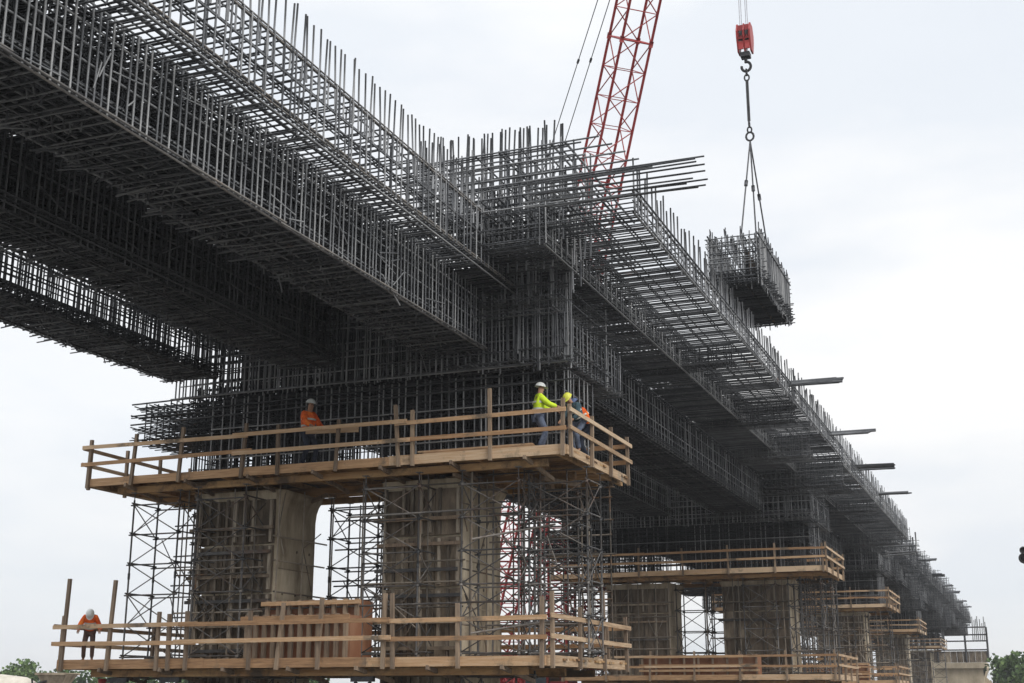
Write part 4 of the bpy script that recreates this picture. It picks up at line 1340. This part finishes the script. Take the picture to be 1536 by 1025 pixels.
    for k in 'rl':
        hip, kn, an, toe = J['leg' + k]
        skin("boot", {'a': (an + Vector((0, -.02, -.0)), .062), 'h': (an + Vector((0, -.03, -.04)), .05), 't': (toe + Vector((0, .02, .01)), (.052, .045))}, [('a', 'h'), ('h', 't')], BLACK, t)
    # helmet: shell, brim and ridge
    g = G()
    prof = [(math.cos(a), math.sin(a)) for a in np.linspace(0, math.pi / 2 * .98, 8)]
    zq = hd.to_track_quat('Z', 'Y')
    V, F = [], []
    c_ = hm + hd * .045
    for (cr_, sr_) in [(1.09, -.02)] + prof:
        for k in range(20):
            a = 2 * math.pi * k / 20
            ext = 1.0
            if (cr_, sr_) == (1.09, -.02) and math.sin(a) > .3:
                ext = 1.28
            V.append(tuple(c_ + side_ * cr_ * .118 * math.cos(a) + face * cr_ * .142 * ext * math.sin(a) + hd * sr_ * .125))
    nr = len(prof) + 1
    for j in range(nr - 1):
        for k in range(20):
            F.append((j * 20 + k, j * 20 + (k + 1) % 20, (j + 1) * 20 + (k + 1) % 20, (j + 1) * 20 + k))
    F.append(tuple(range((nr - 1) * 20, nr * 20)))
    g.add(V, F, True)
    g.build("helmet", hat, t)
    # eyes and mouth
    g = G()
    for s in (-1, 1):
        p = hm + face * .092 + side_ * s * .032 + hd * .005
        g.lathe([(.001, .010), (.010, .006), (.012, 0), (.010, -.006), (.001, -.010)], 8, tuple(p))
    g.build("eye", BLACK, t)
    t.scale = (sc, sc, sc)
    return t

person((-20.25, 34.15, 8.36), R(-110), "worker in orange jacket and white helmet at the left half of the upper platform", HIVO, NAVY, HWHITE, lean=.05, hands=((.22, .38, 1.0), (-.2, .38, 1.0)), head_pitch=.15, sc=1.2)
person((-12.62, 34.15, 8.36), R(-55), "worker in lime yellow jacket and white helmet leaning on the rail near the platform corner", HIVY, JEANS, HWHITE, lean=.05, hands=((.25, .5, 1.1), (-.2, .5, 1.08)), head_pitch=.1, sc=1.12)
person((-11.8, 34.95, 8.36), R(160), "stooping worker in dark clothes and yellow helmet beside the corner post", TEAL, JEANS, HYEL, lean=.6, crouch=.1, hands=((.15, .55, .75), (-.2, .5, .7)), head_pitch=.3, sc=1.1)
person((-11.85, 35.9, 8.36), R(120), "bending worker in orange vest and blue helmet behind the yellow helmet", HIVO, NAVY, HBLUE, lean=.45, crouch=.05, hands=((.15, .5, .8), (-.2, .5, .8)), head_pitch=.3, sc=1.1)
person((-26.7, 32.6, 2.60), R(215), "hunched worker in orange jacket and brown trousers at the left end of the lower platform", HIVO, BROWNC, HWHITE, lean=.5, hands=((.32, .30, .95), (-.32, .35, .95)), head_pitch=.9, sc=.98)

# a board being handled by the worker on the left
g = G().beam((-20.1, 33.72, 9.42), (-18.3, 33.72, 9.35), .05, .16)
tag(g.build("loose_board", WOOD, None, (-19.2, 33.72, 9.4)), "short orange board held against the rail by the worker in orange", "board")

# ------------------------------------------------------------------ mixer truck at bottom left
t = thing("mixer_truck", "dusty cream concrete mixer truck, only its drum top showing at bottom left", "truck", (-54, 60, 0), R(12))
g = G()
g.lathe([(.01, -3.0), (.8, -2.95), (1.15, -2.2), (1.25, -.8), (1.2, .4), (.85, 1.9), (.5, 2.5), (.42, 2.5), (.4, 2.3)], 28, (0, 0, 0), 'x')
o_ = g.build("drum", CREAM, t)
o_.location = (-1.2, 0, 1.5)
o_.rotation_euler = (0, R(-7), 0)
G().box(-6.5, 3.0, -.5, .5, .75, 1.0).build("chassis", IRON, t)
G().add([(-6.6, -1.2, .7), (-4.7, -1.2, .7), (-4.7, 1.2, .7), (-6.6, 1.2, .7), (-6.4, -1.15, 2.5), (-4.7, -1.15, 2.5), (-4.7, 1.15, 2.5), (-6.4, 1.15, 2.5)],
        [(3, 2, 1, 0), (4, 5, 6, 7), (0, 1, 5, 4), (1, 2, 6, 5), (2, 3, 7, 6), (3, 0, 4, 7)]).build("cab", CREAM, t)
G().box(-6.25, -5.1, -1.23, -1.205, 1.6, 2.3).build("window", GLASS, t)
g = G()
g.add([(1.6, -.75, 2.75), (3.4, -.75, 2.75), (3.4, .75, 2.75), (1.6, .75, 2.75), (2.15, -.3, 1.8), (2.85, -.3, 1.8), (2.85, .3, 1.8), (2.15, .3, 1.8)],
      [(0, 1, 5, 4), (1, 2, 6, 5), (2, 3, 7, 6), (3, 0, 4, 7)])
g.box(1.55, 3.45, -.8, -.752, 2.68, 2.8).box(1.55, 3.45, .752, .8, 2.68, 2.8)
g.build("hopper", FORM, t)
G().beam((3.0, 0, 2.0), (4.2, -.2, 1.2), .45, .1).build("chute", FORM, t)
g = G()
for y in (-.6, .6):
    g.bars([(1.6, y, .9), (2.4, y, .9), (1.6, y, 2.2)], [(1.3, y, 2.5), (2.4, y, 2.2), (2.2, y, 2.35)], .06, 6, True)
g.build("drum_frame", IRON, t)
for x in (-5.6, -.2, 1.2):
    for y in (-1.15, .75):
        wh = G().lathe([(.01, 0), (.25, .0), (.28, .06), (.5, .0), (.52, .08), (.52, .32), (.5, .4), (.01, .4)], 24, (x, y, .52), 'y')
        wh.build("wheel", BLACK, t)

# ------------------------------------------------------------------ lamp head at the right edge of the picture
t = thing("floodlight_mast", "black twin round lamp head on a pole at the right edge of the picture", "floodlight", (.35, 60, 0))
G().bars([(0, 0, 0)], [(0, 0, 7.6)], .06, 10, True).build("pole", IRON, t)
for z, r_ in ((7.62, .12), (7.28, .19)):
    g = G()
    pts = [(-.42 + r_ * math.cos(a), -.05, z + r_ * math.sin(a)) for a in np.linspace(0, 2 * math.pi, 17)]
    g.tube(pts, .05, 8)
    g.lathe([(.01, -.03), (r_ * .9, -.03), (r_ * .9, .12), (r_ * .5, .2), (.01, .2)], 18, (-.42, -.02, z), 'y')
    g.build("lamp", BLACK, t)
G().bars([(-.4, .08, 7.45)], [(0, 0, 7.45)], .035, 8, True).build("arm", IRON, t)

# ------------------------------------------------------------------ trees
def tree(x, y, h, wd, label, n=1600, leaf=.28):
    t = thing("tree", label, "tree", (x, y, 0), 0, "trees on the horizon")
    g = G()
    g.bars([(0, 0, 0)], [(0, 0, h * .5)], .035 * h, 8, False, r2=.02 * h)
    for k in range(7):
        a = rng.uniform(0, 2 * math.pi)
        z = h * rng.uniform(.25, .5)
        g.bars([(0, 0, z)], [(math.cos(a) * wd * .3, math.sin(a) * wd * .3, z + h * .25)], .014 * h, 6, False, r2=.006 * h)
    g.build("trunk", BARK, t)
    nb = 16
    cen = np.stack([rng.normal(0, wd * .22, nb), rng.normal(0, wd * .22, nb), rng.uniform(h * .3, h * .86, nb)], 1)
    rad = rng.uniform(.12, .24, nb) * wd
    i = rng.integers(0, nb, n)
    d = rng.normal(0, 1, (n, 3))
    d /= np.linalg.norm(d, axis=1, keepdims=True)
    c = cen[i] + d * (rad[i] * rng.uniform(.4, 1.08, n))[:, None]
    c[:, 2] = np.minimum(c[:, 2], h)
    u = rng.normal(0, 1, (n, 3))
    u /= np.linalg.norm(u, axis=1, keepdims=True)
    v = np.cross(u, rng.normal(0, 1, (n, 3)))
    v /= np.linalg.norm(v, axis=1, keepdims=True)
    s = (leaf * rng.uniform(.6, 1.4, n))[:, None]
    V = np.stack([c - u * s, c + v * s * .7, c + u * s, c - v * s * .7], 1).reshape(-1, 3)
    g = G()
    g.v.append(V)
    g.f.append(np.arange(n * 4).reshape(-1, 4))
    g.smooth.append(False)
    g.n = n * 4
    g.build("crown", LEAF, t)
tree(-136, 152, 6.4, 7, "leafy green tree at the very left edge of the horizon")
tree(-127, 150, 5.2, 6, "low tree second from the left edge, above the mixer drum")
tree(-121, 153, 5.5, 5, "rounded tree behind the mixer's hopper")
tree(-113, 150, 4.3, 6, "low bushy tree just right of the hopper")
tree(-107, 152, 4.4, 7, "low spreading tree beneath the lower platform's left end")
tree(-101, 152, 4.5, 6, "tree seen between the red post and the forked prop")
tree(-95, 152, 4.3, 6, "tree seen just right of the first forked prop")
tree(-88, 152, 4.0, 6, "small tree far behind the scaffold base")
tree(-2.6, 215, 7.6, 8, "broad green tree left of the right edge", 2600, .34)
tree(2.6, 222, 8.6, 9, "taller green tree at the right edge of the horizon", 2600, .36)
tree(-5.2, 238, 5.6, 5, "small tree beside the sand heap at the right", 1200, .3)

# ------------------------------------------------------------------ air: thin even haze round everything
g = G().box(-2600, 2600, -2600, 2600, -1, 62)
hz = g.build("haze", DIRT)
hm_ = bpy.data.materials.new("air_haze")
hm_.use_nodes = True
nt = hm_.node_tree
nt.nodes.clear()
mo = nt.nodes.new("ShaderNodeOutputMaterial")
pv = nt.nodes.new("ShaderNodeVolumePrincipled")
pv.inputs['Color'].default_value = (0.95, 0.97, 1.0, 1)
pv.inputs['Density'].default_value = 0.00034
nt.links.new(pv.outputs[0], mo.inputs['Volume'])
hz.data.materials.clear()
hz.data.materials.append(hm_)
hz['kind'] = 'stuff'
